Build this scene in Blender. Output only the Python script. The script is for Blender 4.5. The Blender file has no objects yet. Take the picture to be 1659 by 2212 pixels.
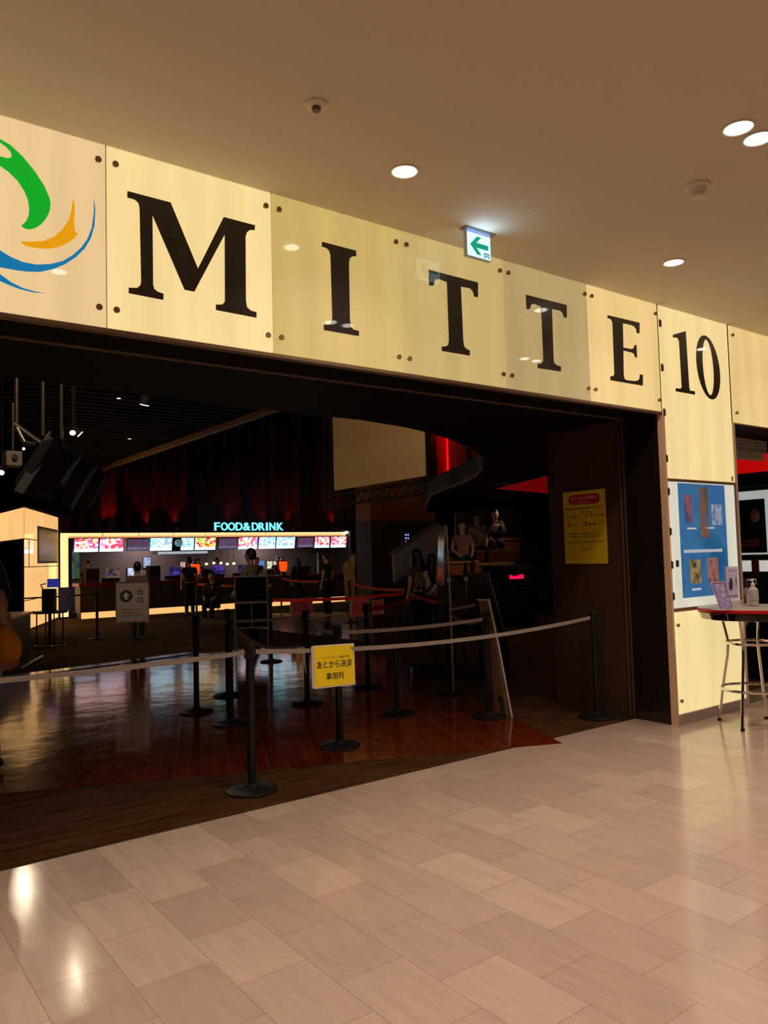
import bpy, math, random
from mathutils import Vector, Matrix
random.seed(7)
SC = bpy.context.scene
COL = SC.collection
PI = math.pi

# ------------------------------------------------------------ camera
W, H, FPX = 1659.0, 2212.0, 1676.38
PITCH, ROLL, YAW, CZ = 0.056639, -0.027107, 0.639907, 1.57
FW = Vector((math.sin(YAW)*math.cos(PITCH), math.cos(YAW)*math.cos(PITCH), math.sin(PITCH)))
R0 = Vector((math.cos(YAW), -math.sin(YAW), 0)); U0 = R0.cross(FW)
RT = R0*math.cos(ROLL)+U0*math.sin(ROLL); UP = -R0*math.sin(ROLL)+U0*math.cos(ROLL)
CAMP = Vector((0, 0, CZ))
cd = bpy.data.cameras.new('camera'); cam = bpy.data.objects.new('camera', cd); COL.objects.link(cam)
cd.sensor_fit = 'HORIZONTAL'; cd.sensor_width = 36; cd.lens = FPX/W*36; cd.clip_end = 200
M = Matrix.Identity(4)
for i in range(3):
    M[i][0], M[i][1], M[i][2], M[i][3] = RT[i], UP[i], -FW[i], CAMP[i]
cam.matrix_world = M
SC.camera = cam
def ray(x, y): return FW+RT*((x-W/2)/FPX)-UP*((y-H/2)/FPX)
def fl(x, y, z=0.0): d = ray(x, y); return CAMP+d*((z-CZ)/d.z)
def aty(x, y, Y): d = ray(x, y); return CAMP+d*(Y/d.y)
def atx(x, y, X): d = ray(x, y); return CAMP+d*(X/d.x)

# ------------------------------------------------------------ world, exposure
wd = bpy.data.worlds.new('world'); SC.world = wd; wd.use_nodes = True
wd.node_tree.nodes['Background'].inputs[0].default_value = (0.02, 0.014, 0.01, 1)
wd.node_tree.nodes['Background'].inputs[1].default_value = 1.0
SC.view_settings.view_transform = 'Standard'; SC.view_settings.look = 'None'
SC.view_settings.exposure = 0.0; SC.view_settings.gamma = 1.0; SC.view_settings.use_curve_mapping = False
SC.cycles.use_denoising = True
SC.cycles.max_bounces = 6; SC.cycles.diffuse_bounces = 3; SC.cycles.glossy_bounces = 3; SC.cycles.transmission_bounces = 2
SC.cycles.use_adaptive_sampling = True; SC.cycles.adaptive_threshold = 0.03; SC.cycles.adaptive_min_samples = 12
SC.cycles.sample_clamp_indirect = 4.0
SC.cycles.caustics_reflective = False; SC.cycles.caustics_refractive = False

DOWNLIGHT_W = 85.0
PANEL_E = 1.0
def light(name, kind, loc, energy, color, size=.1, spot=None, blend=.6, aim=None):
    l = bpy.data.lights.new(name, kind); l.energy = energy; l.color = color
    if kind == 'AREA': l.shape = 'DISK'; l.size = size
    else: l.shadow_soft_size = size
    if kind == 'SPOT': l.spot_size = math.radians(spot); l.spot_blend = blend
    o = bpy.data.objects.new(name, l); COL.objects.link(o); o.location = loc
    if aim is not None:
        o.rotation_euler = (Vector(aim)-Vector(loc)).to_track_quat('-Z', 'Y').to_euler()
    return o

# ------------------------------------------------------------ materials
def lin(c):
    return tuple(((v/255)/12.92 if v/255 <= .04045 else ((v/255+.055)/1.055)**2.4) for v in c)
def mat(name, col, rough=.5, metal=0., emit=None, es=1., spec=.5, coat=0., coat_r=.05, bump=None, srgb=True, alpha=None, trans=0.):
    m = bpy.data.materials.new(name); m.use_nodes = True
    nt = m.node_tree; b = nt.nodes['Principled BSDF']
    c = lin(col) if srgb else col
    b.inputs['Base Color'].default_value = (*c, 1); b.inputs['Roughness'].default_value = rough
    b.inputs['Metallic'].default_value = metal; b.inputs['Specular IOR Level'].default_value = spec
    b.inputs['Coat Weight'].default_value = coat; b.inputs['Coat Roughness'].default_value = coat_r
    b.inputs['Transmission Weight'].default_value = trans
    if emit is not None:
        b.inputs['Emission Color'].default_value = (*lin(emit), 1); b.inputs['Emission Strength'].default_value = es
    if alpha is not None: b.inputs['Alpha'].default_value = alpha
    # fine procedural variation of the surface
    tc = nt.nodes.new('ShaderNodeTexCoord'); n = nt.nodes.new('ShaderNodeTexNoise')
    n.inputs['Scale'].default_value = bump[0] if bump else 60
    nt.links.new(tc.outputs['Object'], n.inputs['Vector'])
    bp = nt.nodes.new('ShaderNodeBump'); bp.inputs['Strength'].default_value = bump[1] if bump else .02
    bp.inputs['Distance'].default_value = .01
    nt.links.new(n.outputs['Fac'], bp.inputs['Height'])
    if bump: nt.links.new(bp.outputs['Normal'], b.inputs['Normal'])
    return m
def N(nt, t, **kw):
    n = nt.nodes.new(t)
    for k, v in kw.items():
        if k in n.inputs: n.inputs[k].default_value = v
        else: setattr(n, k, v)
    return n
def panel_mat(name, col, es, base=(105, 98, 84)):
    """backlit frosted sheet behind polished glass"""
    m = mat(name, base, rough=.35, emit=col, es=es, coat=1., coat_r=.015, spec=.3)
    nt = m.node_tree; L = nt.links.new; b = nt.nodes['Principled BSDF']
    # uneven output of the upright tubes behind the frosted sheet
    g = N(nt, 'ShaderNodeNewGeometry'); mp = N(nt, 'ShaderNodeMapping'); mp.inputs['Scale'].default_value = (5.5, 1, .5)
    L(g.outputs['Position'], mp.inputs['Vector'])
    n = N(nt, 'ShaderNodeTexNoise'); n.inputs['Scale'].default_value = 1.; n.inputs['Detail'].default_value = 1.5; L(mp.outputs[0], n.inputs['Vector'])
    q = N(nt, 'ShaderNodeMapRange'); q.inputs['From Min'].default_value = .3; q.inputs['From Max'].default_value = .7
    q.inputs['To Min'].default_value = es*.90; q.inputs['To Max'].default_value = es*1.06; L(n.outputs['Fac'], q.inputs['Value'])
    L(q.outputs[0], b.inputs['Emission Strength'])
    return m
def tile_mat():
    m = bpy.data.materials.new('stone tile'); m.use_nodes = True; nt = m.node_tree; L = nt.links.new
    b = nt.nodes['Principled BSDF']
    g = N(nt, 'ShaderNodeNewGeometry'); sp = N(nt, 'ShaderNodeSeparateXYZ'); L(g.outputs['Position'], sp.inputs[0])
    ax = N(nt, 'ShaderNodeMath', operation='ADD'); ax.inputs[1].default_value = -2.193+30*.2997
    ay = N(nt, 'ShaderNodeMath', operation='ADD'); ay.inputs[1].default_value = -1.830+60*.4475
    L(sp.outputs['X'], ax.inputs[0]); L(sp.outputs['Y'], ay.inputs[0])
    cb = N(nt, 'ShaderNodeCombineXYZ'); L(ay.outputs[0], cb.inputs['X']); L(ax.outputs[0], cb.inputs['Y'])
    br = N(nt, 'ShaderNodeTexBrick'); br.offset = .5; br.offset_frequency = 2
    for k, v in {'Scale': 1., 'Mortar Size': .0012, 'Mortar Smooth': .3, 'Bias': 0., 'Brick Width': .4475, 'Row Height': .2997}.items():
        br.inputs[k].default_value = v
    br.inputs['Color1'].default_value = (0, 0, 0, 1); br.inputs['Color2'].default_value = (1, 1, 1, 1); br.inputs['Mortar'].default_value = (.5, .5, .5, 1)
    L(cb.outputs[0], br.inputs['Vector'])
    # per tile tone
    cr = N(nt, 'ShaderNodeValToRGB'); e = cr.color_ramp.elements
    e[0].color = (.485, .372, .30, 1); e[1].color = (.60, .475, .378, 1); e3 = e.new(.75); e3.color = (.525, .408, .328, 1)
    L(br.outputs['Color'], cr.inputs['Fac'])
    # veins drawn out along the tile
    mp = N(nt, 'ShaderNodeMapping'); mp.inputs['Scale'].default_value = (16, 2.2, 1); mp.inputs['Rotation'].default_value = (0, 0, .12)
    L(g.outputs['Position'], mp.inputs['Vector'])
    v = N(nt, 'ShaderNodeTexNoise'); v.inputs['Scale'].default_value = 1.3; v.inputs['Detail'].default_value = 5; v.inputs['Distortion'].default_value = .5
    L(mp.outputs[0], v.inputs['Vector'])
    vr = N(nt, 'ShaderNodeValToRGB'); vr.color_ramp.elements[0].position = .35; vr.color_ramp.elements[1].position = .7
    vr.color_ramp.elements[0].color = (.93, .93, .93, 1); vr.color_ramp.elements[1].color = (1.05, 1.05, 1.04, 1)
    L(v.outputs['Fac'], vr.inputs['Fac'])
    mx = N(nt, 'ShaderNodeMixRGB', blend_type='MULTIPLY'); mx.inputs[0].default_value = 1
    L(cr.outputs[0], mx.inputs[1]); L(vr.outputs[0], mx.inputs[2])
    gm = N(nt, 'ShaderNodeMixRGB'); gm.inputs[2].default_value = (.24, .17, .12, 1)
    L(br.outputs['Fac'], gm.inputs[0]); L(mx.outputs[0], gm.inputs[1])
    L(gm.outputs[0], b.inputs['Base Color'])
    rr = N(nt, 'ShaderNodeMapRange'); rr.inputs['To Min'].default_value = .10; rr.inputs['To Max'].default_value = .2; b.inputs['IOR'].default_value = 1.6
    L(v.outputs['Fac'], rr.inputs['Value']); L(rr.outputs[0], b.inputs['Roughness'])
    b.inputs['Specular IOR Level'].default_value = .5
    bp = N(nt, 'ShaderNodeBump'); bp.inputs['Strength'].default_value = .25; bp.inputs['Distance'].default_value = .002; bp.invert = True
    L(br.outputs['Fac'], bp.inputs['Height'])
    n2 = N(nt, 'ShaderNodeTexNoise'); n2.inputs['Scale'].default_value = 5; L(g.outputs['Position'], n2.inputs['Vector'])
    b2 = N(nt, 'ShaderNodeBump'); b2.inputs['Strength'].default_value = .03; b2.inputs['Distance'].default_value = .02
    L(n2.outputs['Fac'], b2.inputs['Height']); L(bp.outputs[0], b2.inputs['Normal']); L(b2.outputs[0], b.inputs['Normal'])
    return m
def wood_mat():
    m = bpy.data.materials.new('glossy wood planks'); m.use_nodes = True; nt = m.node_tree; L = nt.links.new
    b = nt.nodes['Principled BSDF']; g = N(nt, 'ShaderNodeNewGeometry')
    mp = N(nt, 'ShaderNodeMapping', vector_type='POINT'); mp.inputs['Rotation'].default_value = (0, 0, -math.radians(66.8)); mp.inputs['Location'].default_value = (40, 40, 0)
    L(g.outputs['Position'], mp.inputs['Vector'])
    br = N(nt, 'ShaderNodeTexBrick'); br.offset = .37; br.offset_frequency = 2
    for k, v in {'Scale': 1., 'Mortar Size': .0022, 'Mortar Smooth': .1, 'Brick Width': .9, 'Row Height': .1}.items(): br.inputs[k].default_value = v
    br.inputs['Color1'].default_value = (.105, .014, .002, 1); br.inputs['Color2'].default_value = (.16, .024, .003, 1); br.inputs['Mortar'].default_value = (.2, .075, .03, 1)
    L(mp.outputs[0], br.inputs['Vector'])
    sc = N(nt, 'ShaderNodeMapping'); sc.inputs['Scale'].default_value = (1.5, 30, 1); L(mp.outputs[0], sc.inputs['Vector'])
    n = N(nt, 'ShaderNodeTexNoise'); n.inputs['Scale'].default_value = 1.2; n.inputs['Detail'].default_value = 4; L(sc.outputs[0], n.inputs['Vector'])
    r = N(nt, 'ShaderNodeValToRGB'); r.color_ramp.elements[0].color = (.6, .6, .6, 1); r.color_ramp.elements[1].color = (1.2, 1.2, 1.2, 1); L(n.outputs['Fac'], r.inputs['Fac'])
    mx = N(nt, 'ShaderNodeMixRGB', blend_type='MULTIPLY'); mx.inputs[0].default_value = 1; L(br.outputs['Color'], mx.inputs[1]); L(r.outputs[0], mx.inputs[2])
    L(mx.outputs[0], b.inputs['Base Color'])
    b.inputs['Roughness'].default_value = .12; b.inputs['IOR'].default_value = 2.0
    w = N(nt, 'ShaderNodeTexNoise'); w.inputs['Scale'].default_value = 2.6; w.inputs['Detail'].default_value = 2; L(g.outputs['Position'], w.inputs['Vector'])
    bp = N(nt, 'ShaderNodeBump'); bp.inputs['Strength'].default_value = .2; bp.inputs['Distance'].default_value = .02; L(w.outputs['Fac'], bp.inputs['Height'])
    b2 = N(nt, 'ShaderNodeBump'); b2.inputs['Strength'].default_value = .1; b2.inputs['Distance'].default_value = .001; b2.invert = True
    L(br.outputs['Fac'], b2.inputs['Height']); L(bp.outputs[0], b2.inputs['Normal']); L(b2.outputs[0], b.inputs['Normal'])
    return m
def carpet_mat():
    m = bpy.data.materials.new('brown patterned carpet'); m.use_nodes = True; nt = m.node_tree; L = nt.links.new
    b = nt.nodes['Principled BSDF']; g = N(nt, 'ShaderNodeNewGeometry')
    mp = N(nt, 'ShaderNodeMapping'); mp.inputs['Rotation'].default_value = (0, 0, .75); mp.inputs['Scale'].default_value = (2, 26, 1); L(g.outputs['Position'], mp.inputs['Vector'])
    n = N(nt, 'ShaderNodeTexNoise'); n.inputs['Scale'].default_value = 1; n.inputs['Detail'].default_value = 5; L(mp.outputs[0], n.inputs['Vector'])
    r = N(nt, 'ShaderNodeValToRGB'); r.color_ramp.elements[0].color = (.032, .0135, .0045, 1); r.color_ramp.elements[1].color = (.09, .045, .018, 1)
    r.color_ramp.elements[0].position = .3; r.color_ramp.elements[1].position = .75
    L(n.outputs['Fac'], r.inputs['Fac']); L(r.outputs[0], b.inputs['Base Color'])
    b.inputs['Roughness'].default_value = .95; b.inputs['Specular IOR Level'].default_value = .04
    return m
def screen_mat(name, cols, es, sx=6, sy=3, seed=0.):
    """menu board picture: blocks of colour chosen by a random cell value"""
    m = bpy.data.materials.new(name); m.use_nodes = True; nt = m.node_tree; L = nt.links.new
    b = nt.nodes['Principled BSDF']; tc = N(nt, 'ShaderNodeTexCoord')
    mp = N(nt, 'ShaderNodeMapping'); mp.inputs['Scale'].default_value = (sx, sy, sy); mp.inputs['Location'].default_value = (seed, seed*.7, seed*.3)
    L(tc.outputs['Generated'], mp.inputs['Vector'])
    v = N(nt, 'ShaderNodeTexVoronoi', distance='CHEBYCHEV'); v.inputs['Scale'].default_value = 1; v.inputs['Randomness'].default_value = .75
    L(mp.outputs[0], v.inputs['Vector'])
    s = N(nt, 'ShaderNodeSeparateColor'); L(v.outputs['Color'], s.inputs[0])
    r = N(nt, 'ShaderNodeValToRGB'); r.color_ramp.interpolation = 'CONSTANT'
    e = r.color_ramp.elements
    for i, c in enumerate(cols):
        el = e[i] if i < 2 else e.new(i/len(cols))
        el.position = i/len(cols); el.color = (*lin(c), 1)
    L(s.outputs[0], r.inputs['Fac'])
    L(r.outputs[0], b.inputs['Emission Color']); b.inputs['Emission Strength'].default_value = es
    b.inputs['Base Color'].default_value = (.02, .02, .02, 1); b.inputs['Roughness'].default_value = .2
    return m
def picture_mat(name, cols, scale=3., seed=0., rough=.4, emit=0.):
    """soft blotchy picture for posters"""
    m = bpy.data.materials.new(name); m.use_nodes = True; nt = m.node_tree; L = nt.links.new
    b = nt.nodes['Principled BSDF']; tc = N(nt, 'ShaderNodeTexCoord')
    mp = N(nt, 'ShaderNodeMapping'); mp.inputs['Location'].default_value = (seed, seed, seed); L(tc.outputs['Generated'], mp.inputs['Vector'])
    n = N(nt, 'ShaderNodeTexNoise'); n.inputs['Scale'].default_value = scale; n.inputs['Detail'].default_value = 4; L(mp.outputs[0], n.inputs['Vector'])
    r = N(nt, 'ShaderNodeValToRGB'); e = r.color_ramp.elements
    for i, c in enumerate(cols):
        el = e[i] if i < 2 else e.new(.5)
        el.position = .32+.36*i/(len(cols)-1); el.color = (*lin(c), 1)
    L(n.outputs['Fac'], r.inputs['Fac']); L(r.outputs[0], b.inputs['Base Color']); b.inputs['Roughness'].default_value = rough
    if emit: L(r.outputs[0], b.inputs['Emission Color']); b.inputs['Emission Strength'].default_value = emit
    return m

TILE, WOOD, CARPET = tile_mat(), wood_mat(), carpet_mat()
CEIL = mat('mall ceiling paint', (210, 200, 184), rough=.8, bump=(90, .04))
WALLM = mat('mall wall paint', (178, 160, 138), rough=.8, bump=(50, .04))
BLACK = mat('black lining', (22, 18, 14), rough=.55, bump=(30, .03))
SOFFIT = mat('dark soffit sheet', (13, 9, 7), rough=.55, spec=.2, bump=(25, .03))
BROWN = mat('brown wall cladding', (70, 46, 30), rough=.75, bump=(120, .1))
DKWALL = mat('dark lobby wall', (34, 18, 14), rough=.8, bump=(20, .04))
TRIM = mat('bronze trim', (140, 118, 95), rough=.4, metal=.5)
STEEL = mat('brushed steel', (160, 152, 146), rough=.3, metal=.9)
KICK = mat('grey kick plate', (190, 176, 182), rough=.3, metal=.3)
CHROME = mat('chrome', (225, 220, 215), rough=.07, metal=1.)
LETTER = mat('black letter film', (28, 20, 14), rough=.3, coat=1., coat_r=.02)
MBLACK = mat('matt black metal', (26, 24, 22), rough=.42, metal=.2, bump=(80, .03))
BELT = mat('grey belt webbing', (150, 140, 132), rough=.7, bump=(200, .2))
REDBELT = mat('red belt webbing', (205, 40, 34), rough=.7, bump=(200, .2))
WHITE = mat('white paper', (225, 222, 214), rough=.6)
YELLOW = mat('yellow paper', (252, 226, 14), rough=.55)
INK = mat('black print', (25, 20, 22), rough=.6)
REDINK = mat('red print', (190, 20, 26), rough=.6)
RUBBER = mat('black rubber', (15, 15, 15), rough=.8)
DKRED = mat('dark red laminate', (110, 16, 14), rough=.4)
DRAPE = mat('dark red drapes', (52, 4, 3), rough=.9, bump=(40, .1))
GREYCLAD = mat('balustrade sheet', (150, 135, 140), rough=.5)
TIMBER = mat('stair timber', (150, 82, 40), rough=.5, bump=(15, .1))
DOT = mat('standoff cap', (150, 128, 94), rough=.4, metal=.25)

# ------------------------------------------------------------ geometry helpers
class MB:
    def __init__(s): s.v, s.f = [], []
    def add(s, vs, fs):
        o = len(s.v); s.v += [tuple(v) for v in vs]; s.f += [tuple(o+i for i in f) for f in fs]; return s
    def box(s, lo, hi, mtx=None):
        x0, y0, z0 = lo; x1, y1, z1 = hi
        vs = [Vector(p) for p in ((x0,y0,z0),(x1,y0,z0),(x1,y1,z0),(x0,y1,z0),(x0,y0,z1),(x1,y0,z1),(x1,y1,z1),(x0,y1,z1))]
        if mtx is not None: vs = [mtx @ v for v in vs]
        return s.add(vs, [(0,3,2,1),(4,5,6,7),(0,1,5,4),(1,2,6,5),(2,3,7,6),(3,0,4,7)])
    def cyl(s, a, b, r0, r1=None, n=14):
        a, b = Vector(a), Vector(b); r1 = r0 if r1 is None else r1
        d = (b-a).normalized(); u = d.orthogonal().normalized(); w = d.cross(u); vs = []
        for p, r in ((a, r0), (b, r1)):
            for i in range(n):
                t = 2*PI*i/n; vs.append(p+u*(r*math.cos(t))+w*(r*math.sin(t)))
        fs = [(i, (i+1) % n, n+(i+1) % n, n+i) for i in range(n)]+[tuple(range(n))[::-1], tuple(range(n, 2*n))]
        return s.add(vs, fs)
    def path(s, pts, r, n=10, closed=False):
        pts = [Vector(p) for p in pts]; k = len(pts); vs = []; u = None
        for i, p in enumerate(pts):
            a = pts[(i-1) % k] if (closed or i > 0) else p; b = pts[(i+1) % k] if (closed or i < k-1) else p
            d = (b-a).normalized()
            u = d.orthogonal().normalized() if u is None else (u-d*u.dot(d)).normalized()
            w = d.cross(u); rr = r[i] if isinstance(r, (list, tuple)) else r
            for j in range(n):
                t = 2*PI*j/n; vs.append(p+u*(rr*math.cos(t))+w*(rr*math.sin(t)))
        fs = []
        for i in range(k if closed else k-1):
            for j in range(n):
                i2 = (i+1) % k; fs.append((i*n+j, i*n+(j+1) % n, i2*n+(j+1) % n, i2*n+j))
        if not closed: fs += [tuple(range(n))[::-1], tuple(range((k-1)*n, k*n))]
        return s.add(vs, fs)
    def lathe(s, prof, o=(0, 0, 0), n=32, axis='z'):
        o = Vector(o); vs = []
        for r, z in prof:
            for i in range(n):
                t = 2*PI*i/n; c, q = r*math.cos(t), r*math.sin(t)
                vs.append(o+(Vector((c, q, z)) if axis == 'z' else Vector((c, z, q))))
        k = len(prof); fs = []
        for a in range(k-1):
            for i in range(n): fs.append((a*n+i, a*n+(i+1) % n, (a+1)*n+(i+1) % n, (a+1)*n+i))
        fs += [tuple(range(n))[::-1], tuple(range((k-1)*n, k*n))]
        return s.add(vs, fs)
    def prism(s, pts, d):
        """closed outline of 3-D points pushed along vector d"""
        pts = [Vector(p) for p in pts]; d = Vector(d); n = len(pts)
        fs = [tuple(range(n)), tuple(range(n, 2*n))[::-1]]+[(i, n+i, n+(i+1) % n, (i+1) % n) for i in range(n)]
        return s.add(pts+[p+d for p in pts], fs)
    def ring(s, outer, inner, d):
        """flat ring between two outlines with equal counts, pushed along d"""
        n = len(outer); d = Vector(d); o = [Vector(p) for p in outer]; q = [Vector(p) for p in inner]
        vs = o+q+[p+d for p in o]+[p+d for p in q]; fs = []
        for i in range(n):
            j = (i+1) % n
            fs += [(i, j, n+j, n+i), (2*n+i, 3*n+i, 3*n+j, 2*n+j), (i, 2*n+i, 2*n+j, j), (n+i, n+j, 3*n+j, 3*n+i)]
        return s.add(vs, fs)
    def text(s, body, org, xd, ud, h=None, w=None, depth=.001, bold=0., align='c'):
        """lettering fitted to height h and/or width w; org is the centre of the line"""
        c = bpy.data.curves.new('t', 'FONT'); c.body = body; c.size = 1; c.extrude = 0; c.offset = bold; c.resolution_u = 3
        o = bpy.data.objects.new('t', c); COL.objects.link(o)
        me = bpy.data.meshes.new_from_object(o.evaluated_get(bpy.context.evaluated_depsgraph_get()))
        vs = [v.co.copy() for v in me.vertices]; fs = [tuple(p.vertices) for p in me.polygons]
        bpy.data.objects.remove(o); bpy.data.curves.remove(c); bpy.data.meshes.remove(me)
        if not vs: return s
        x0, x1 = min(v.x for v in vs), max(v.x for v in vs); y0, y1 = min(v.y for v in vs), max(v.y for v in vs)
        sy = h/(y1-y0) if h else w/(x1-x0); sx = w/(x1-x0) if w else sy
        if not h: sy = sx
        xd, ud, org = Vector(xd).normalized(), Vector(ud).normalized(), Vector(org); nd = xd.cross(ud)
        ox = (x0+x1)/2 if align == 'c' else x0
        n = len(vs); P = [org+xd*((v.x-ox)*sx)+ud*((v.y-(y0+y1)/2)*sy) for v in vs]
        # front faces plus an edge skirt
        cnt = {}
        for f in fs:
            for i in range(len(f)):
                a, b = f[i], f[(i+1) % len(f)]; cnt[(a, b)] = 1
        allf = [tuple(n+i for i in f) for f in fs]
        for (a, b) in cnt:
            if (b, a) not in cnt: allf.append((a, b, n+b, n+a))
        return s.add(P+[p+nd*depth for p in P], allf)
    def shift(s, o):
        o = Vector(o); s.v = [tuple(Vector(v)-o) for v in s.v]; return s

def obj(name, mb, m, parent=None, smooth=False, bevel=0., label=None, cat=None, group=None, kind=None, loc=None):
    me = bpy.data.meshes.new(name)
    if loc is not None: mb.shift(loc)
    me.from_pydata(mb.v, [], mb.f); me.validate(); me.update()
    me.materials.append(m)
    o = bpy.data.objects.new(name, me); COL.objects.link(o)
    if loc is not None: o.location = loc
    if smooth:
        for p in me.polygons: p.use_smooth = True
        try: me.set_sharp_from_angle(angle=math.radians(35))
        except Exception: pass
    if bevel:
        b = o.modifiers.new('bevel', 'BEVEL'); b.width = bevel; b.segments = 2; b.limit_method = 'ANGLE'
    if parent is not None: o.parent = parent
    for k, v in (('label', label), ('category', cat), ('group', group), ('kind', kind)):
        if v: o[k] = v
    return o
def thing(name, label, cat, loc=(0, 0, 0), rz=0., group=None):
    o = bpy.data.objects.new(name, None); COL.objects.link(o); o.empty_display_size = .1
    o.location = loc; o.rotation_euler = (0, 0, rz); o['label'] = label; o['category'] = cat
    if group: o['group'] = group
    return o
def struct(name, mb, m, parent=None, **k):
    return obj(name, mb, m, parent, kind=None if parent else 'structure', **k)
X, Y, Z = Vector((1, 0, 0)), Vector((0, 1, 0)), Vector((0, 0, 1))

# ============================================================ SETTING
FY = 4.07            # face of the lit front
ZB, ZC = 2.804, 3.795
EDGE = 4.50          # line where the stone floor meets the carpet
struct('floor', MB().box((-9, -9, -.12), (18, EDGE, 0)), TILE)
struct('floor_carpet', MB().box((-9, EDGE+.006, -.12), (24, 26.5, -.001)), CARPET)
struct('trim_1', MB().box((-9, EDGE, -.1), (18, EDGE+.006, .0015)), mat('dark edge strip', (45, 25, 18), rough=.5))
def wp(u, v):   # corner of the wooden floor pieces: along and across the planks
    a = math.radians(66.8); o = Vector((4.98, 4.332, 0)); return o+Vector((math.cos(a), math.sin(a), 0))*u+Vector((-math.sin(a), math.cos(a), 0))*v
wood = [wp(0, 0), wp(4.9, .0), wp(7.35, .25), Vector((6.46, 12.5, 0)), Vector((5.31, 12.55, 0)), Vector((3.85, 12.2, 0)), Vector((2.47, 11.95, 0)), Vector((-3, 11.2, 0)), wp(0, 10.5)]
struct('floor_wood', MB().prism([p+Z*.003 for p in wood][::-1], (0, 0, -.05)), WOOD)
w2 = [fl(478, 1345), fl(560, 1358), fl(640, 1368), fl(860, 1394), fl(930, 1345), fl(760, 1322), fl(560, 1326)]
struct('floor_wood', MB().prism([Vector((p.x, p.y, .003)) for p in w2], (0, 0, -.05)), WOOD)
tb = MB()
for a, b in ((wood[6], wood[5]), (wood[5], wood[4]), (wood[7], wood[6])):
    d = (b-a).normalized(); n = Vector((-d.y, d.x, 0))
    tb.prism([a+n*.02+Z*.004, b+n*.02+Z*.004, b+n*.3+Z*.004, a+n*.3+Z*.004], (0, 0, .012))
struct('trim_2', tb, mat('polished threshold', (70, 56, 45), rough=.15, metal=.6))
# mall ceiling and the walls behind the camera
struct('ceiling', MB().box((-9, -9, ZC), (18, FY+.02, ZC+.1)), CEIL)
struct('wall_back', MB().box((-9, -9.1, 0), (18, -9, ZC)), WALLM)
struct('wall_left', MB().box((-9.1, -9, 0), (-9, EDGE, ZC)), WALLM)
struct('wall_right', MB().box((18, -9, 0), (18.1, EDGE, ZC)), WALLM)
# beam behind the lit panels
struct('wall_front', MB().box((-9, FY+.06, ZB), (6.21, EDGE, ZC+.1)).box((7.40, FY+.06, ZB), (18, EDGE, ZC+.1)).box((-9, FY+.06, 0), (-3.1, EDGE, ZB)), SOFFIT)
struct('trim_3', MB().box((-9, EDGE-.012, ZB-.012), (6.2, EDGE+.002, ZB)), TRIM)
struct('trim_4', MB().box((-9, FY-.004, ZB-.022), (6.205, FY+.05, ZB-.002)), TRIM)
# low ceiling with its curved edge round the tall lobby
cur = [(-9, 5.35), (.99, 5.46), (2.09, 5.6), (3.27, 5.68), (4.0, 5.70), (4.6, 5.82), (5.02, 5.97), (5.5, 6.2), (5.98, 6.48), (6.4, 6.76), (6.86, 7.1), (7.2, 7.42), (7.54, 7.77), (8.1, 8.4), (8.65, 9.1), (9.25, 10.1), (9.75, 11.1), (10.5, 12.4), (11.5, 13.7), (13.0, 15.6), (14.3, 17.2)]
low = [Vector((x, y, ZB)) for x, y in cur]+[Vector((14.3, 17.2, ZB)), Vector((24, 17.2, ZB)), Vector((24, EDGE, ZB)), Vector((-9, EDGE, ZB))]
low = low[:len(cur)]+low[len(cur)+1:]
struct('ceiling_low', MB().prism(low[::-1], (0, 0, .34)), SOFFIT)
fb = MB(); pr = [Vector((x, y, ZB-.006)) for x, y in cur]
for a, b in zip(pr[8:], pr[9:]):
    d = (b-a).normalized(); n = Vector((-d.y, d.x, 0))*.012
    fb.prism([a-n, b-n, b+n, a+n], (0, 0, .05))
struct('trim_5', fb, mat('curved edge strip', (120, 80, 60), rough=.6))
# lobby shell
struct('wall_lobby_back', MB().box((-9, 26.3, 0), (24, 26.5, 9)), DKWALL)
struct('wall_lobby_right', MB().box((24, EDGE, 0), (24.2, 26.5, 9)), DKWALL)
struct('wall_lobby_left', MB().box((-9.2, EDGE, 0), (-9, 26.5, 9)), DKWALL)
struct('ceiling_lobby', MB().box((7.5, EDGE, 9), (24, 26.5, 9.1)), mat('lobby ceiling', (44, 16, 12), rough=.8))
sl = MB().box((-9, 5.4, 4.9), (7.4, 26.4, 5.0))
for i in range(58):
    y = 6+i*.35; sl.box((-9, y, 4.62), (7.4, y+.05, 4.9))
struct('ceiling_slats', sl, mat('ceiling slats', (48, 34, 26), rough=.7))
struct('trim_6', MB().box((7.4, 9.5, 4.50), (7.52, 26.3, 4.62)), mat('bulkhead strip', (150, 112, 84), rough=.6))
struct('trim_7', MB().box((7.41, 9.5, 4.62), (7.6, 26.3, 9)), DKWALL)
# brown side wall with the yellow notice, and the dark reveal in front of it
struct('wall_side', MB().box((6.21, 4.56, 0), (7.38, 5.45, ZB)), BROWN)
struct('wall_reveal', MB().box((6.20, FY+.03, .09), (6.3, 4.50, ZB)), mat('dark reveal sheet', (30, 22, 14), rough=.35))
struct('baseboard_reveal', MB().box((6.195, FY+.03, 0), (6.3, 4.50, .09)), mat('bronze kick plate', (70, 52, 40), rough=.35, metal=.5))
struct('trim_8', MB().box((6.19, 4.50, 0), (6.3, 4.515, ZB)).box((6.19, 4.545, 0), (6.3, 4.56, ZB)), mat('door track', (120, 92, 70), rough=.35, metal=.4))
struct('trim_9', MB().box((6.225, 4.515, 0), (6.3, 4.545, ZB)), BLACK)
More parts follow.
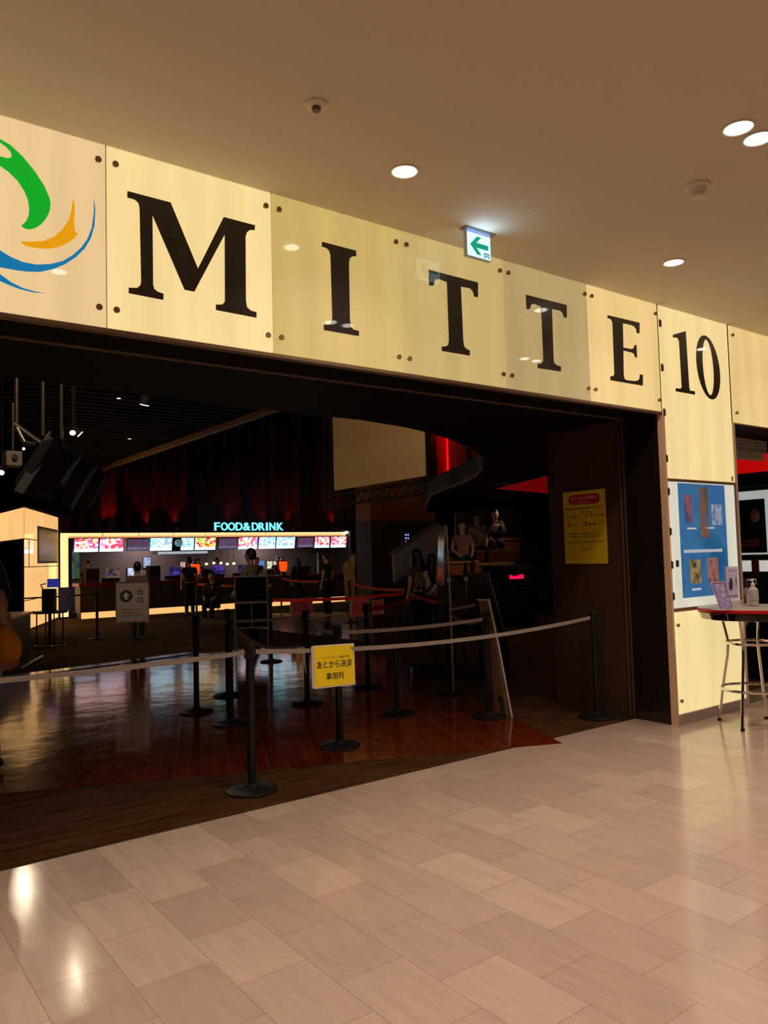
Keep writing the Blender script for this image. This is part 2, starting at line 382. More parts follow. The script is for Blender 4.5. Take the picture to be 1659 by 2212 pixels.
# column carrying the lit sheets
struct('wall_column', MB().box((6.30, FY+.05, 0), (7.385, 4.56, ZC)), BLACK)
struct('trim_10', MB().box((6.19, FY-.012, 0), (6.214, FY+.05, ZB-.002)), mat('stone coloured edge post', (226, 192, 156), rough=.45))
struct('trim_11', MB().box((7.375, FY-.01, 0), (7.41, 4.56, ZB)), mat('pale edge post', (190, 175, 160), rough=.4, metal=.2))
struct('baseboard_column', MB().box((6.214, FY-.006, 0), (7.41, FY+.05, .088)), KICK)

# ============================================================ LIT SIGN PANELS
s1 = 620/1659; s2 = 740/1659; s3 = 459/1659
def onface(pts, s, ox, oy): return [aty(ox+x*s, oy+y*s, FY) for x, y in pts]
GLYPH = {
 'm': onface([(735,490),(985,556),(1143,938),(1292,640),(1473,688),(1470,716),(1445,714),(1426,728),(1418,752),(1420,1120),(1426,1160),(1447,1180),(1481,1190),(1481,1222),(1247,1177),(1247,1146),(1285,1145),(1299,1128),(1298,740),(1122,1071),(1066,1060),(880,628),(884,1030),(890,1055),(910,1072),(944,1083),(943,1119),(743,1080),(743,1048),(790,1050),(810,1035),(815,1010),(806,590),(800,560),(780,540),(735,527)], s1, 0, 230),
 'i': onface([(303,275),(468,318),(468,345),(450,345),(437,355),(433,380),(438,655),(443,685),(455,700),(482,707),(481,731),(312,702),(312,676),(335,676),(350,668),(353,640),(344,340),(338,318),(325,305),(302,297)], s2, 560, 400),
 't': onface([(820,410),(1058,472),(1058,543),(1040,540),(1034,515),(1020,500),(975,492),(987,760),(992,783),(1005,795),(1019,801),(1018,826),(883,803),(883,782),(900,782),(915,773),(918,750),(908,470),(870,455),(850,458),(843,487),(822,487)], s2, 560, 400),
 't2': onface([(1290,531),(1488,581),(1488,643),(1474,640),(1468,618),(1455,608),(1416,600),(1424,845),(1428,862),(1440,872),(1460,880),(1459,903),(1348,886),(1347,866),(1362,865),(1373,855),(1375,840),(1364,588),(1330,575),(1316,578),(1309,601),(1293,600)], s2, 560, 400),
 'e': onface([(405,437),(655,497),(653,580),(632,577),(628,545),(612,525),(590,515),(523,500),(527,690),(590,702),(610,692),(616,670),(630,672),(634,768),(618,765),(612,740),(590,728),(527,713),(530,900),(536,935),(555,945),(620,952),(645,945),(655,930),(657,900),(680,903),(679,988),(427,945),(427,915),(450,912),(458,895),(443,495),(432,470),(405,460)], s3, 1200, 560),
 'one': onface([(1014,562),(1042,1005),(1048,1025),(1087,1033),(1086,1058),(937,1032),(938,1007),(973,1012),(984,1000),(963,640),(950,614),(915,610),(915,590),(960,577)], s3, 1200, 560),
}
def ell(rx, ry, k=96, sk=25): return onface([(1190+rx*math.cos(2*PI*i/k)-sk*math.sin(2*PI*i/k), 845-ry*math.sin(2*PI*i/k)+.28*rx*math.cos(2*PI*i/k)) for i in range(k)], s3, 1200, 560)
lift = Vector((0, -.0035, 0))
def film(pts): return [Vector((p.x, FY-.0005, p.z)) for p in pts]
def standoffs(t, x0, x1, z0, z1, org, at=((0,0),(1,0),(0,1),(1,1)), dx=.045, dz=.1):
    for a, b in at:
        x = x0+dx if a == 0 else x1-dx; z = z0+dz if b == 0 else z1-dz
        m = MB().lathe([(.011, .03), (.011, -.014), (.017, -.014), (.0175, -.02), (.015, -.024)], (x, FY, z), 20, 'y')
        m.shift(org); obj('standoff', m, DOT, t, smooth=True)
def lit_panel(x0, x1, z0, z1, m, label, cat='sign', group=None, so=True, name='lit_sign_panel', tube=True):
    org = Vector(((x0+x1)/2, FY, z0))
    t = thing(name, label, cat, org, group=group)
    g = .004
    mb = MB().box((x0+g, FY, z0+.003), (x1-g, FY+.012, z1-.004)); mb.shift(org)
    obj('backlit_sheet', mb, m, t)
    if so: standoffs(t, x0, x1, z0, z1, org)
    # edge frame behind the sheet
    mb = MB().box((x0, FY+.013, z0), (x1, FY+.055, z0+.02)).box((x0, FY+.013, z1-.02), (x1, FY+.055, z1)).box((x0, FY+.013, z0+.02), (x0+.02, FY+.055, z1-.02)).box((x1-.02, FY+.013, z0+.02), (x1, FY+.055, z1-.02))
    mb.shift(org); obj('lamp_housing', mb, TRIM, t)
    return t, org
PX = [1.2508+.98772*k for k in range(6)]
pm = {'logo': panel_mat('lit sheet peach', (236, 200, 146), .98), 'm': panel_mat('lit sheet bright', (251, 220, 152), .98),
      'i': panel_mat('lit sheet olive', (204, 175, 103), .98), 't': panel_mat('lit sheet dim', (200, 174, 110), .96),
      't2': panel_mat('lit sheet dimmer', (184, 161, 108), .95), 'e': panel_mat('lit sheet warm', (243, 207, 138), .97),
      'col': panel_mat('lit sheet column', (251, 221, 155), .98), 'low': panel_mat('lit sheet lower', (252, 226, 160), .98)}
lt, lo = lit_panel(PX[0]-.98772, PX[0], ZB, ZC, pm['logo'], 'peach lit glass sign panel with a green, orange and blue swirl logo')
def logo(name, pts, m):
    p = film(onface(pts, s1, 0, 230)); mb = MB().prism(p, lift); mb.shift(lo); obj(name, mb, m, lt)
logo('green_swoosh', [(-190,120),(-90,140),(0,190),(60,225),(130,290),(200,375),(255,460),(285,530),(292,570),(285,610),(265,650),(235,685),(200,705),(165,712),(140,705),(122,690),(150,665),(165,630),(168,590),(160,540),(140,490),(100,430),(50,380),(0,345),(-90,310),(-90,262),(0,290),(45,302),(68,292),(60,262),(35,235),(0,210),(-90,172),(-190,150)], mat('green film', (0, 90, 20), rough=.3, emit=(0, 172, 38), es=.9))
logo('orange_swoosh', [(420,535),(428,560),(432,600),(428,650),(428,700),(435,730),(452,735),(430,760),(400,785),(350,810),(290,823),(220,822),(160,810),(122,792),(122,780),(180,783),(250,778),(310,755),(360,710),(395,660),(412,600),(415,560)], mat('orange film', (120, 80, 5), rough=.3, emit=(235, 160, 6), es=.9))
BLUEF = mat('blue film', (0, 62, 90), rough=.3, emit=(0, 120, 176), es=.85)
logo('blue_swoosh', [(541,530),(550,600),(545,690),(525,760),(490,820),(440,870),(380,910),(310,940),(230,957),(150,955),(80,945),(0,930),(-90,890),(-200,790),(-260,690),(-180,730),(-90,790),(0,833),(60,870),(130,900),(210,915),(290,912),(360,895),(420,860),(470,815),(505,765),(530,700),(542,610)], BLUEF)
logo('lower_blue_swoosh', [(0,970),(60,1015),(130,1050),(200,1070),(260,1080),(190,1075),(110,1055),(50,1032),(0,1010),(-90,960),(-160,870),(-90,910)], BLUEF)
for k, (key, g, lab) in enumerate((('m', 'm', 'brightest lit glass sign panel carrying a large black letter M'), ('i', 'i', 'lit glass sign panel carrying a black letter I'),
        ('t', 't', 'lit glass sign panel carrying a black letter T, under the green exit sign'), ('t2', 't2', 'dimmer lit glass sign panel carrying a black letter T, beside the E'),
        ('e', 'e', 'lit glass sign panel carrying a black letter E, beside the number 10'))):
    t, org = lit_panel(PX[k], PX[k+1], ZB, ZC, pm[key], lab)
    mb = MB().prism(film(GLYPH[g]), lift); mb.shift(org); obj('letter', mb, LETTER, t)
for k in range(4):   # the front goes on to the left of the frame
    x1 = PX[0]-.98772*(k+1)
    lit_panel(x1-.98772, x1, ZB, ZC, pm['logo'] if k else pm['m'], 'plain lit glass panel left of the swirl logo', group='plain lit panels left of the logo')
CX0, CX1 = 6.214, 7.375
t, org = lit_panel(CX0, CX1, 2.20, ZC, pm['col'], 'tall lit column panel carrying the black number 10', so=False)
mb = MB().prism(film(GLYPH['one']), lift); mb.shift(org); obj('numeral', mb, LETTER, t)
mb = MB().ring(film(ell(90, 249)), film(ell(42, 217, sk=16)), lift); mb.shift(org); obj('numeral', mb, LETTER, t)
HNG = mat('hinge metal', (95, 85, 72), rough=.4, metal=.7)
def hinges(t, org, zs):
    for z in zs:
        mb = MB().box((CX0-.004, FY-.012, z-.03), (CX0+.022, FY-.001, z+.03)).cyl((CX0-.004, FY-.012, z-.035), (CX0-.004, FY-.012, z+.035), .006)
        mb.shift(org); obj('hinge', mb, HNG, t)
hinges(t, org, (3.62, 3.21, 2.80, 2.38))
mb = MB().box((CX1-.06, FY-.008, 2.215), (CX1-.045, FY, 2.26)); mb.shift(org); obj('catch', mb, HNG, t)
t, org = lit_panel(CX0, CX1, .09, 1.0, pm['low'], 'low lit column panel between the poster case and the grey kick plate', so=False, cat='light panel', name='lit_column_panel')
standoffs(t, CX0, CX1, .09, 1.0, org, at=((0,0),(0,1)), dx=.05, dz=.12)
for k in range(3):
    x0 = 7.41+k*.98772
    lab = 'plain lit glass panel right of the number 10 over the second opening' if k == 0 else 'plain lit glass panels running on over the second opening'
    lit_panel(x0, x0+.98772, ZB, ZC, pm['e'], lab, group='plain lit panels over the second opening' if k else None)

# poster case in the column
pc = thing('poster_case', 'white lit poster case in the column under the number 10', 'display case', (6.79, FY, 1.0))
def pcm(name, mb, m, parent=pc, **k): mb.shift((6.79, FY, 1.0)); return obj(name, mb, m, parent, **k)
pcm('backlit_sheet', MB().box((CX0+.012, FY+.004, 1.02), (CX1-.01, FY+.016, 2.18)), panel_mat('case light', (238, 234, 215), .82))
pcm('frame', MB().box((CX0, FY-.008, 2.175), (CX1, FY+.03, 2.2)).box((CX0, FY-.008, 1.0), (CX1, FY+.03, 1.03)).box((CX0, FY-.004, 1.03), (CX0+.014, FY+.03, 2.175)).box((CX1-.02, FY-.004, 1.03), (CX1, FY+.03, 2.175)), TRIM)
for z in (2.08, 1.72, 1.42, 1.14):
    pcm('hinge', MB().box((CX0-.004, FY-.014, z-.03), (CX0+.024, FY-.009, z+.03)).cyl((CX0-.004, FY-.016, z-.035), (CX0-.004, FY-.016, z+.035), .006), HNG)
pcm('lock', MB().box((6.30, FY-.004, 1.40), (6.34, FY+.002, 1.46)).cyl((6.32, FY-.009, 1.44), (6.32, FY-.003, 1.44), .008), mat('lock plate', (95, 88, 92), rough=.4, metal=.6))
bp = obj('film_poster', MB().box((6.385, FY-.002, 1.115), (7.17, FY+.002, 2.165)).shift((6.78, FY, 1.1)), picture_mat('blue poster sheet', ((24, 92, 150), (60, 125, 185), (52, 105, 180)), 1.5, 2., emit=.34), label='blue film festival poster hanging in the white lit poster case', cat='poster')
bp.location = (6.78, FY, 1.1)
def bpc(name, x0, x1, z0, z1, m, dy=.0022):
    mb = MB().box((x0, FY-.002-dy, z0), (x1, FY-.002, z1)); mb.shift((6.78, FY, 1.1)); return obj(name, mb, m, bp)
bpc('picture', 6.47, 6.60, 1.80, 2.06, picture_mat('still red', ((70, 90, 150), (165, 115, 120), (110, 85, 100)), 1.5, 1, emit=.2))
bpc('picture', 6.72, 6.86, 1.66, 2.14, picture_mat('still brown', ((40, 60, 80), (140, 110, 80), (90, 110, 160)), 1.6, 5, emit=.2))
bpc('picture', 6.92, 7.10, 1.78, 1.98, picture_mat('still pale', ((120, 140, 190), (170, 190, 220), (80, 120, 180)), 1.6, 7, emit=.3))
bpc('picture', 6.51, 6.69, 1.24, 1.46, picture_mat('still gold', ((60, 50, 40), (190, 170, 120), (40, 60, 60)), 1.6, 9, emit=.2))
bpc('picture', 6.80, 6.99, 1.24, 1.47, picture_mat('still rose', ((130, 70, 80), (180, 140, 140), (70, 60, 80)), 1.6, 11, emit=.2))
PAL = mat('pale print', (215, 225, 235), rough=.5, emit=(215, 225, 235), es=.3)
bpc('caption', 6.50, 6.65, 1.74, 1.755, PAL); bpc('caption', 6.80, 6.95, 1.745, 1.76, PAL); bpc('caption', 6.53, 6.68, 1.175, 1.195, PAL)
mb = MB()
for i in range(22): mb.box((6.43+i*.0295, FY-.0045, 1.523), (6.43+i*.0295+.021, FY-.002, 1.552))
mb.shift((6.78, FY, 1.1)); obj('headline', mb, PAL, bp)

# ============================================================ CEILING FITTINGS
GLOW = mat('lamp glow', (255, 250, 240), emit=(255, 250, 238), es=9)
REFL = mat('lamp reflector', (250, 248, 240), rough=.25, metal=.6, emit=(255, 248, 235), es=1.2)
def downlight(x, y, label, group=None, r=.075, lit=True):
    t = thing('downlight', label, 'ceiling light', (x, y, ZC), group=group)
    mb = MB().lathe([(r+.012, 0), (r+.012, -.004), (r+.002, -.006), (r, -.004), (r*.97, 0)], n=36); mb.f = mb.f[:-2]
    obj('trim_ring', mb, mat('white lamp ring', (205, 198, 185), rough=.4) if 'ring' not in REG else REG['ring'], t, smooth=True)
    mb = MB().lathe([(r*.97, -.0035), (r*.8, -.0012)], n=36); obj('reflector', mb, REFL, t, smooth=True)
    mb = MB().lathe([(r*.7, -.0042), (r*.66, -.0075), (r*.2, -.009)], n=30); obj('lamp', mb, GLOW, t, smooth=True)
    l = light('downlight_beam', 'SPOT', (x, y, ZC-.03), DOWNLIGHT_W, (1., .745, .61), .05, 125, .9); l.parent = t; l.location = (0, 0, -.03)
REG = {'ring': mat('white lamp ring', (205, 198, 185), rough=.4)}
downlight(2.757, 3.414, 'round lit ceiling downlight above the letter I panel')
downlight(5.401, 3.384, 'round lit ceiling downlight above the letter E panel')
downlight(3.954, 2.06, 'left one of the close pair of lit ceiling downlights')
downlight(4.151, 2.055, 'right one of the close pair of lit ceiling downlights')
for x, y in ((-2.53, 3.41), (8.04, 3.39), (10.7, 3.39), (1.31, 2.06), (1.51, 2.06), (6.6, 2.06), (6.8, 2.06), (-1.3, 2.06), (-1.1, 2.06), (.11, -.6), (2.75, -.6), (5.4, -.6), (8.0, -.6), (-2.5, -.6), (1.3, -3.2), (4.0, -3.2), (6.6, -3.2)):
    downlight(x, y, 'round lit downlights of the corridor ceiling out of the photo', 'corridor downlights')
PLA = mat('white plastic', (215, 205, 190), rough=.5)
t = thing('smoke_detector', 'small white domed ceiling sensor above the letter M panel', 'sensor', (1.98, 3.126, ZC))
obj('base', MB().lathe([(.055, 0), (.055, -.008), (.04, -.018)], n=28), PLA, t, smooth=True)
obj('sensor_head', MB().lathe([(.02, -.014), (.024, -.03), (.018, -.038)], n=24), mat('sensor dark', (90, 75, 60), rough=.4), t, smooth=True)
t = thing('smoke_detector', 'white stepped smoke detector hanging below the pair of downlights', 'sensor', (4.371, 2.551, ZC))
obj('base', MB().lathe([(.075, 0), (.075, -.014), (.06, -.02)], n=32), PLA, t, smooth=True)
obj('sensor_body', MB().lathe([(.052, -.018), (.05, -.045), (.03, -.048), (.03, -.07), (.046, -.073), (.042, -.085)], n=32), PLA, t, smooth=True)

# exit sign
t = thing('exit_sign', 'hanging white and green exit sign with an arrow pointing left', 'sign', (3.69, 3.78, 3.595))
obj('housing', MB().box((-.115, 0, 0), (.115, .03, .198)), mat('sign housing', (190, 205, 215), rough=.4), t, bevel=.002)
lf = obj('lit_face', MB().box((-.108, -.003, .006), (.108, 0, .168)), mat('exit face', (220, 245, 245), emit=(190, 240, 250), es=1.2), t)
obj('lamp_cover', MB().box((-.108, -.003, .172), (.108, 0, .192)), mat('exit cover', (150, 170, 210), emit=(140, 165, 225), es=.8), t)
GRN = mat('exit green', (0, 150, 125), emit=(0, 190, 155), es=.5)
arr = [(-.085, .086), (-.02, .150), (.022, .150), (-.025, .105), (.085, .105), (.085, .070), (-.025, .070), (.018, .024), (-.022, .024)]
obj('arrow', MB().prism([(x, -.0035, z) for x, z in arr], (0, -.0015, 0)), GRN, lf)
NAV = mat('exit pictogram', (0, 95, 130), emit=(0, 100, 140), es=.4)
obj('pictogram', MB().box((.045, -.005, .012), (.052, -.0035, .048)).box((.085, -.005, .012), (.092, -.0035, .048)).box((.052, -.005, .042), (.085, -.0035, .048)).box((.06, -.005, .014), (.064, -.0035, .03)).box((.066, -.005, .022), (.074, -.0035, .038)), NAV, t)
obj('rear_face', MB().box((-.108, .030, .006), (.108, .033, .168)), mat('exit rear face', (220, 245, 245), emit=(225, 246, 246), es=1.2), t)
obj('rear_arrow', MB().prism([(x, .0335, z) for x, z in arr], (0, .0015, 0)), GRN, t)
obj('mount', MB().box((-.13, -.02, .193), (.15, .05, .2)), mat('sign mount', (120, 125, 130), rough=.4), t)
l = light('exit_sign_glow', 'AREA', (3.69, 3.77, 3.70), .55, (.55, .8, 1.), .2, aim=(3.69, 2.5, 4.1)); l.data.shape = 'RECTANGLE'; l.data.size = .2; l.data.size_y = .15
l.parent = t; l.location = (0, -.02, .1)

# ============================================================ YELLOW NOTICE ON THE BROWN WALL
nz = thing('notice_poster', 'yellow notice with a red heading taped to the brown wall', 'poster', (6.205, 5.0, 1.44))
def npb(name, f, m, par=None):   # f fills an MB in (u, z) from the sheet's lower left; u runs along -Y
    mb = MB(); f(mb); return obj(name, mb, m, par or nz)
obj('sheet', MB().box((-.001, -.262, 0), (.0015, .262, .726)), mat('notice paper', (226, 202, 8), rough=.6), nz)
def nt(mb, s, u, z, h, w): mb.text(s, (-.0012, .262-u, z), (0, -1, 0), (0, 0, 1), h=h, w=w, depth=.0006, bold=.012)
def pill(mb):
    pts = []
    for cx, a0 in ((.40, -90), (.125, 90)):
        for i in range(13):
            a = math.radians(a0+i*15); pts.append((-.0011, .262-(cx+.058*math.cos(a)), .64+.05*math.sin(a)))
    mb.prism(pts, (-.0008, 0, 0))
hp = npb('heading_pill', pill, REDINK)
def f1(mb):
    for s, z, h, w in (('青少年及び保護者の', .655, .035, .31), ('みなさまへ', .612, .024, .15)):
        mb.text(s, (-.002, 0, z), (0, -1, 0), (0, 0, 1), h=h, w=w, depth=.0006)
npb('heading', f1, mat('pink print', (240, 190, 200), rough=.6), hp)
def f2(mb):
    nt(mb, '埼玉県青少年健全育成条例により', .26, .553, .019, .46); nt(mb, '午後', .07, .472, .022, .05); nt(mb, '時～', .18, .474, .02, .06)
    nt(mb, '翌日の', .27, .515, .016, .09); nt(mb, '午前', .28, .472, .022, .055); nt(mb, '時', .385, .475, .022, .025); nt(mb, 'の時間帯', .465, .472, .014, .08)
    nt(mb, '歳以上～', .15, .388, .02, .10); nt(mb, '歳未満', .355, .39, .024, .09); nt(mb, 'の方は', .455, .39, .014, .05)
    nt(mb, '保護者同伴でも入場をお断りいたします', .26, .298, .016, .40); nt(mb, '年齢確認をさせていただく場合があります', .26, .27, .014, .38)
    nt(mb, '皆様のご理解とご協力をお願い申し上げます', .265, .215, .017, .46); nt(mb, 'シネマ', .29, .145, .02, .09)
    mb.ring([(-.0012, .262-(.235+.016*math.cos(a*PI/8)), .143+.02*math.sin(a*PI/8)) for a in range(16)], [(-.0012, .262-(.235+.012*math.cos(a*PI/8)), .143+.016*math.sin(a*PI/8)) for a in range(16)], (-.0006, 0, 0))
npb('lettering', f2, INK)
def f3(mb): nt(mb, '11', .125, .48, .05, .036); nt(mb, '4', .345, .484, .05, .022); nt(mb, '6', .065, .395, .055, .028); nt(mb, '18', .27, .398, .055, .045)
npb('red_numerals', f3, REDINK)

# ============================================================ STANCHIONS
def belt_mb(a, b, h=.032, sag=.02, n=10, th=.003):
    a, b = Vector(a), Vector(b); d = b-a; s = Vector((-d.y, d.x, 0)).normalized()*th/2; mb = MB(); vs = []; fs = []
    for i in range(n+1):
        t = i/n; p = a+d*t-Z*(sag*4*t*(1-t))
        vs += [p-s-Z*h/2, p+s-Z*h/2, p+s+Z*h/2, p-s+Z*h/2]
    for i in range(n):
        o = i*4
        for j in range(4): fs.append((o+j, o+(j+1) % 4, o+4+(j+1) % 4, o+4+j))
    fs += [(0, 1, 2, 3), (n*4+3, n*4+2, n*4+1, n*4)]
    return mb.add(vs, fs)
def stanchion(p, label, belts=(), hgt=1.0, group=None, r=.031, bm=None, bw=.032, base=.172):
    t = thing('stanchion', label, 'barrier post', (p[0], p[1], p[2] if len(p) > 2 else .0), group=group)
    obj('base', MB().lathe([(base, .0), (base, .01), (base*.93, .019), (base*.5, .03), (.045, .037), (.04, .05), (.036, .052)], n=40), MBLACK, t, smooth=True)
    obj('post', MB().lathe([(r*.93, .045), (r*.93, hgt-.115), (r*.88, hgt-.1)], n=24), MBLACK, t, smooth=True)
    hd = obj('belt_head', MB().lathe([(r*1.08, hgt-.11), (r*1.15, hgt-.105), (r*1.15, hgt-.03), (r*1.25, hgt-.026), (r*1.25, hgt-.012), (r*.8, hgt), (.004, hgt+.001)], n=24).box((-.012, -r*1.28, hgt-.1), (.012, r*1.28, hgt-.035)).box((-r*1.28, -.012, hgt-.1), (r*1.28, .012, hgt-.035)), RUBBER, t, smooth=True)
    for q, sag in belts:
        d = Vector((q[0]-p[0], q[1]-p[1], 0)); u = d.normalized()
        z0 = hgt-.065; z1 = q[2] if len(q) > 2 else z0
        obj('belt', belt_mb(u*r*1.2+Z*z0, Vector((d.x, d.y, z1))-u*r*1.2, bw, sag), bm or BELT, hd)
    return t
S = {1: (2.452, 4.882), 2: (3.578, 5.511), 3: (3.281, 7.771), 4: (3.296, 6.987), 5: (3.944, 8.422), 6: (5.716, 10.668), 7: (4.36, 7.338), 8: (5.427, 7.707), 9: (4.714, 6.212), 10: (5.862, 6.733), 11: (5.257, 5.472), 12: (6.817, 7.204), 13: (8.289, 10.543), 14: (5.983, 4.769), 15: (4.904, 16.772)}
WZ = .003
def sp(k, z=WZ): return (*S[k], z)
stanchion(sp(1, 0), 'front black belt post standing on the carpet strip near the stone floor', [((5.983, 4.769), .075), ((*fl(-60, 1476, .935)[:2],), .01)])
stanchion(sp(2), 'black belt post standing directly behind the yellow paper sign', [(S[11], .02)])
stanchion(sp(14, 0), 'black belt post beside the brown wall under the yellow notice')
stanchion(sp(3), 'leftmost black belt post standing on the glossy wood floor', [(S[7], .02)])
stanchion(sp(4), 'black belt post just left behind the front post, nearer of two in line', [((3.46, 5.9, .80), .10)])
stanchion(sp(5), 'black belt post further back of the two in line behind the front post')
stanchion(sp(6), 'black belt post in front of the blue floor reflection beside the black board', [((8.0, 10.2), .03)], bm=REDBELT, bw=.05)
stanchion(sp(7), 'black belt post left behind the yellow paper sign', [(S[2], .05)])
stanchion(sp(8), 'dark belt post right behind the yellow paper sign', [((8.0, 9.9, .9), .04)], bm=REDBELT, bw=.05)
stanchion(sp(9), 'black belt post in the middle between the yellow sign and the white board')
stanchion(sp(10), 'black belt post beside the thin tall banner pole', [(S[11], .09), (S[12], .01)])
stanchion(sp(11, .003), 'black belt post standing directly before the white leaning board')
stanchion(sp(12, 0), 'black belt post behind the white leaning board', [((9.0, 11.0), .03)], bm=REDBELT, bw=.05)
stanchion(sp(13, 0), 'distant black belt post with red belts before the standing couple', [(S[12], .08), ((10.3, 13.2), .04)], bm=REDBELT, bw=.05)
stanchion(sp(15, 0), 'distant black belt post on the carpet left of the exit direction board', [((1.6, 17.2, .93), .02)], bm=MBLACK)
G = lambda x, y: tuple(fl(x, y)[:2])+(0,)
for (a, lab) in (((233, 1331), 'thin black belt post left before the lit counter base'), ((352, 1322), 'thin black belt post before the middle of the lit counter base'), ((333, 1324), 'thin black post standing close left of the middle counter post')):
    stanchion(G(*a), lab, base=.15)
q1 = fl(608, 1312); stanchion((q1.x, q1.y, 0), 'far black belt post with red belt left before the pink belt sign', [((*fl(700, 1330)[:2],), .05)], bm=REDBELT, bw=.06)
q2 = fl(757, 1345); stanchion((q2.x, q2.y, 0), 'far black belt post with red belt beside the small pink belt sign', [((*fl(880, 1385)[:2],), .05)], bm=REDBELT, bw=.06)
q3 = fl(425, 1335); stanchion((q3.x, q3.y, 0), 'far black belt post left of the seated group before the counter', [((*fl(590, 1350)[:2],), .03)], bm=REDBELT, bw=.06)

# yellow paper sign on the second post
cx = .5*(aty(667, 1390, 5.46)+aty(776, 1480, 5.46)); 
a = aty(667, 1388, 5.44); b = aty(771, 1384, 5.44); c_ = aty(667, 1480, 5.44)
wS, hS = .37, .305
yp = aty(722, 1391, 4.83); ys = thing('paper_sign', 'yellow paper sign with black writing hanging from the front belt', 'sign', (yp.x, 4.825, yp.z-.31), 0)
ys.rotation_euler = (math.radians(-4), math.radians(2.2), math.radians(3))
obj('backing', MB().box((-wS/2, .004, 0), (wS/2, .007, hS)).box((-wS/2-.012, .010, .006), (wS/2-.015, .012, hS-.004)), WHITE, ys)
obj('sheet', MB().box((-wS/2+.008, .002, .01), (wS/2-.008, .004, hS-.01)), YELLOW, ys)
mb = MB().text('インターネット事前予約', (.01, .0018, .213), X, Z, h=.017, w=.25, depth=.0008)
obj('small_lettering', mb, mat('brown print', (120, 80, 30), rough=.6), ys)
mb = MB().text('あとから決済', (0, .0018, .165), X, Z, h=.056, w=.315, depth=.0008, bold=.012)
obj('lettering', mb, INK, ys)
obj('lettering', MB().text('専用列', (0, .0018, .078), X, Z, h=.052, w=.155, depth=.0008, bold=.012), INK, ys)
# folded leaflets hanging from the loose belt
t = thing('paper_streamer', 'pale folded paper strips hanging from the loose belt behind the front post', 'paper', (3.46, 5.9, .80))
obj('strip', MB().prism([(-.03, 0, 0), (.03, 0, 0), (.05, .01, -.26), (.0, .02, -.02)], (0, .003, 0)), WHITE, t)
obj('strip', MB().prism([(-.03, .01, 0), (.01, .01, 0), (-.03, .02, -.22), (-.06, .02, -.02)], (0, .003, 0)), mat('yellowed paper', (190, 160, 70), rough=.7), t)

# pink signs hung on the red belts
PINK = mat('pink sign sheet', (235, 120, 125), rough=.6)
def belt_sign(px0, py0, px1, py1, Yd, txt_, label, rot=0.):
    a = aty(px0, py0, Yd); b = aty(px1, py1, Yd); w = b.x-a.x; h = abs(a.z-b.z)
    t = thing('belt_sign', label, 'sign', (a.x, Yd, min(a.z, b.z)), rot)
    obj('sheet', MB().box((0, 0, 0), (w, .006, h)), PINK, t)
    obj('frame', MB().box((-.01, -.004, -.01), (0, .01, h+.01)).box((w, -.004, -.01), (w+.01, .01, h+.01)), WHITE, t)
    obj('lettering', MB().text(txt_, (w*.5, -.0005, h*.5), X, Z, h=h*.62, w=w*.8, depth=.0015, bold=.01), REDINK, t)
belt_sign(628, 1294, 678, 1326, 14.6, '当日窓口', 'wide pink sign hung on the red belt before the long haired person', .1)
belt_sign(757, 1293, 796, 1330, 12.6, '当日', 'small square pink sign with white rims on the red belt')
belt_sign(806, 1296, 828, 1326, 12.2, '窓口', 'narrow pink sign on the red belt right of the small square one')

# ============================================================ STANDING BOARDS
# exit direction board
q = fl(287, 1437)
def board_scale(q): return (q-CAMP).dot(FW)/FPX
k = board_scale(q); zt = 1.26; 
t = thing('direction_board', 'white exit direction board with an up arrow on a thin steel stand', 'sign', (q.x, q.y, 0), math.radians(-25))
bw_, z0, z1 = 66*k, .66, 1.26
t0 = t; tp = obj('panel', MB().box((-bw_/2, 0, z0), (bw_/2, .012, z1)), mat('grey white board', (190, 172, 158), rough=.6), t)
obj('frame', MB().box((-bw_/2-.012, -.006, z0-.012), (-bw_/2, .02, z1+.012)).box((bw_/2, -.006, z0-.012), (bw_/2+.012, .02, z1+.012)).box((-bw_/2, -.006, z0-.012), (bw_/2, .02, z0)).box((-bw_/2, -.006, z1), (bw_/2, .02, z1+.012)), STEEL, t)
obj('pole', MB().cyl((0, .03, .01), (0, .03, z0+.3), .012).cyl((-.03, .03, .01), (-.03, .03, z0), .008), STEEL, t)
obj('foot', MB().box((-.2, -.14, 0), (.2, .16, .012)), STEEL, t)
obj('arrow_disc', MB().cyl((-.09, -.001, 1.06), (-.09, -.004, 1.06), .095, n=36), mat('dark blue print', (58, 60, 78), rough=.6), tp)
obj('arrow', MB().prism([(-.09+x, -.004, 1.06+z) for x, z in ((0, .06), (.055, 0), (.02, .0), (.02, -.055), (-.02, -.055), (-.02, 0), (-.055, 0))], (0, -.003, 0)), WHITE, tp)
obj('lettering', MB().text('出', (.12, -.001, 1.12), X, Z, h=.09, w=.09, depth=.002, bold=.01).text('口', (.12, -.001, .99), X, Z, h=.08, w=.08, depth=.002, bold=.01).text('お帰りの方はこちらから', (0, -.001, .85), X, Z, h=.022, w=.33, depth=.002).text('ご退場ください', (0, -.001, .80), X, Z, h=.022, w=.3, depth=.002), INK, tp)
obj('ruled_box', MB().box((-.17, -.003, .67), (-.165, 0, .76)).box((.165, -.003, .67), (.17, 0, .76)).box((-.17, -.003, .757), (.17, 0, .762)).box((-.17, -.003, .67), (.17, 0, .675)).box((-.06, -.003, .67), (-.056, 0, .76)).box((.05, -.003, .67), (.054, 0, .76)), INK, t)
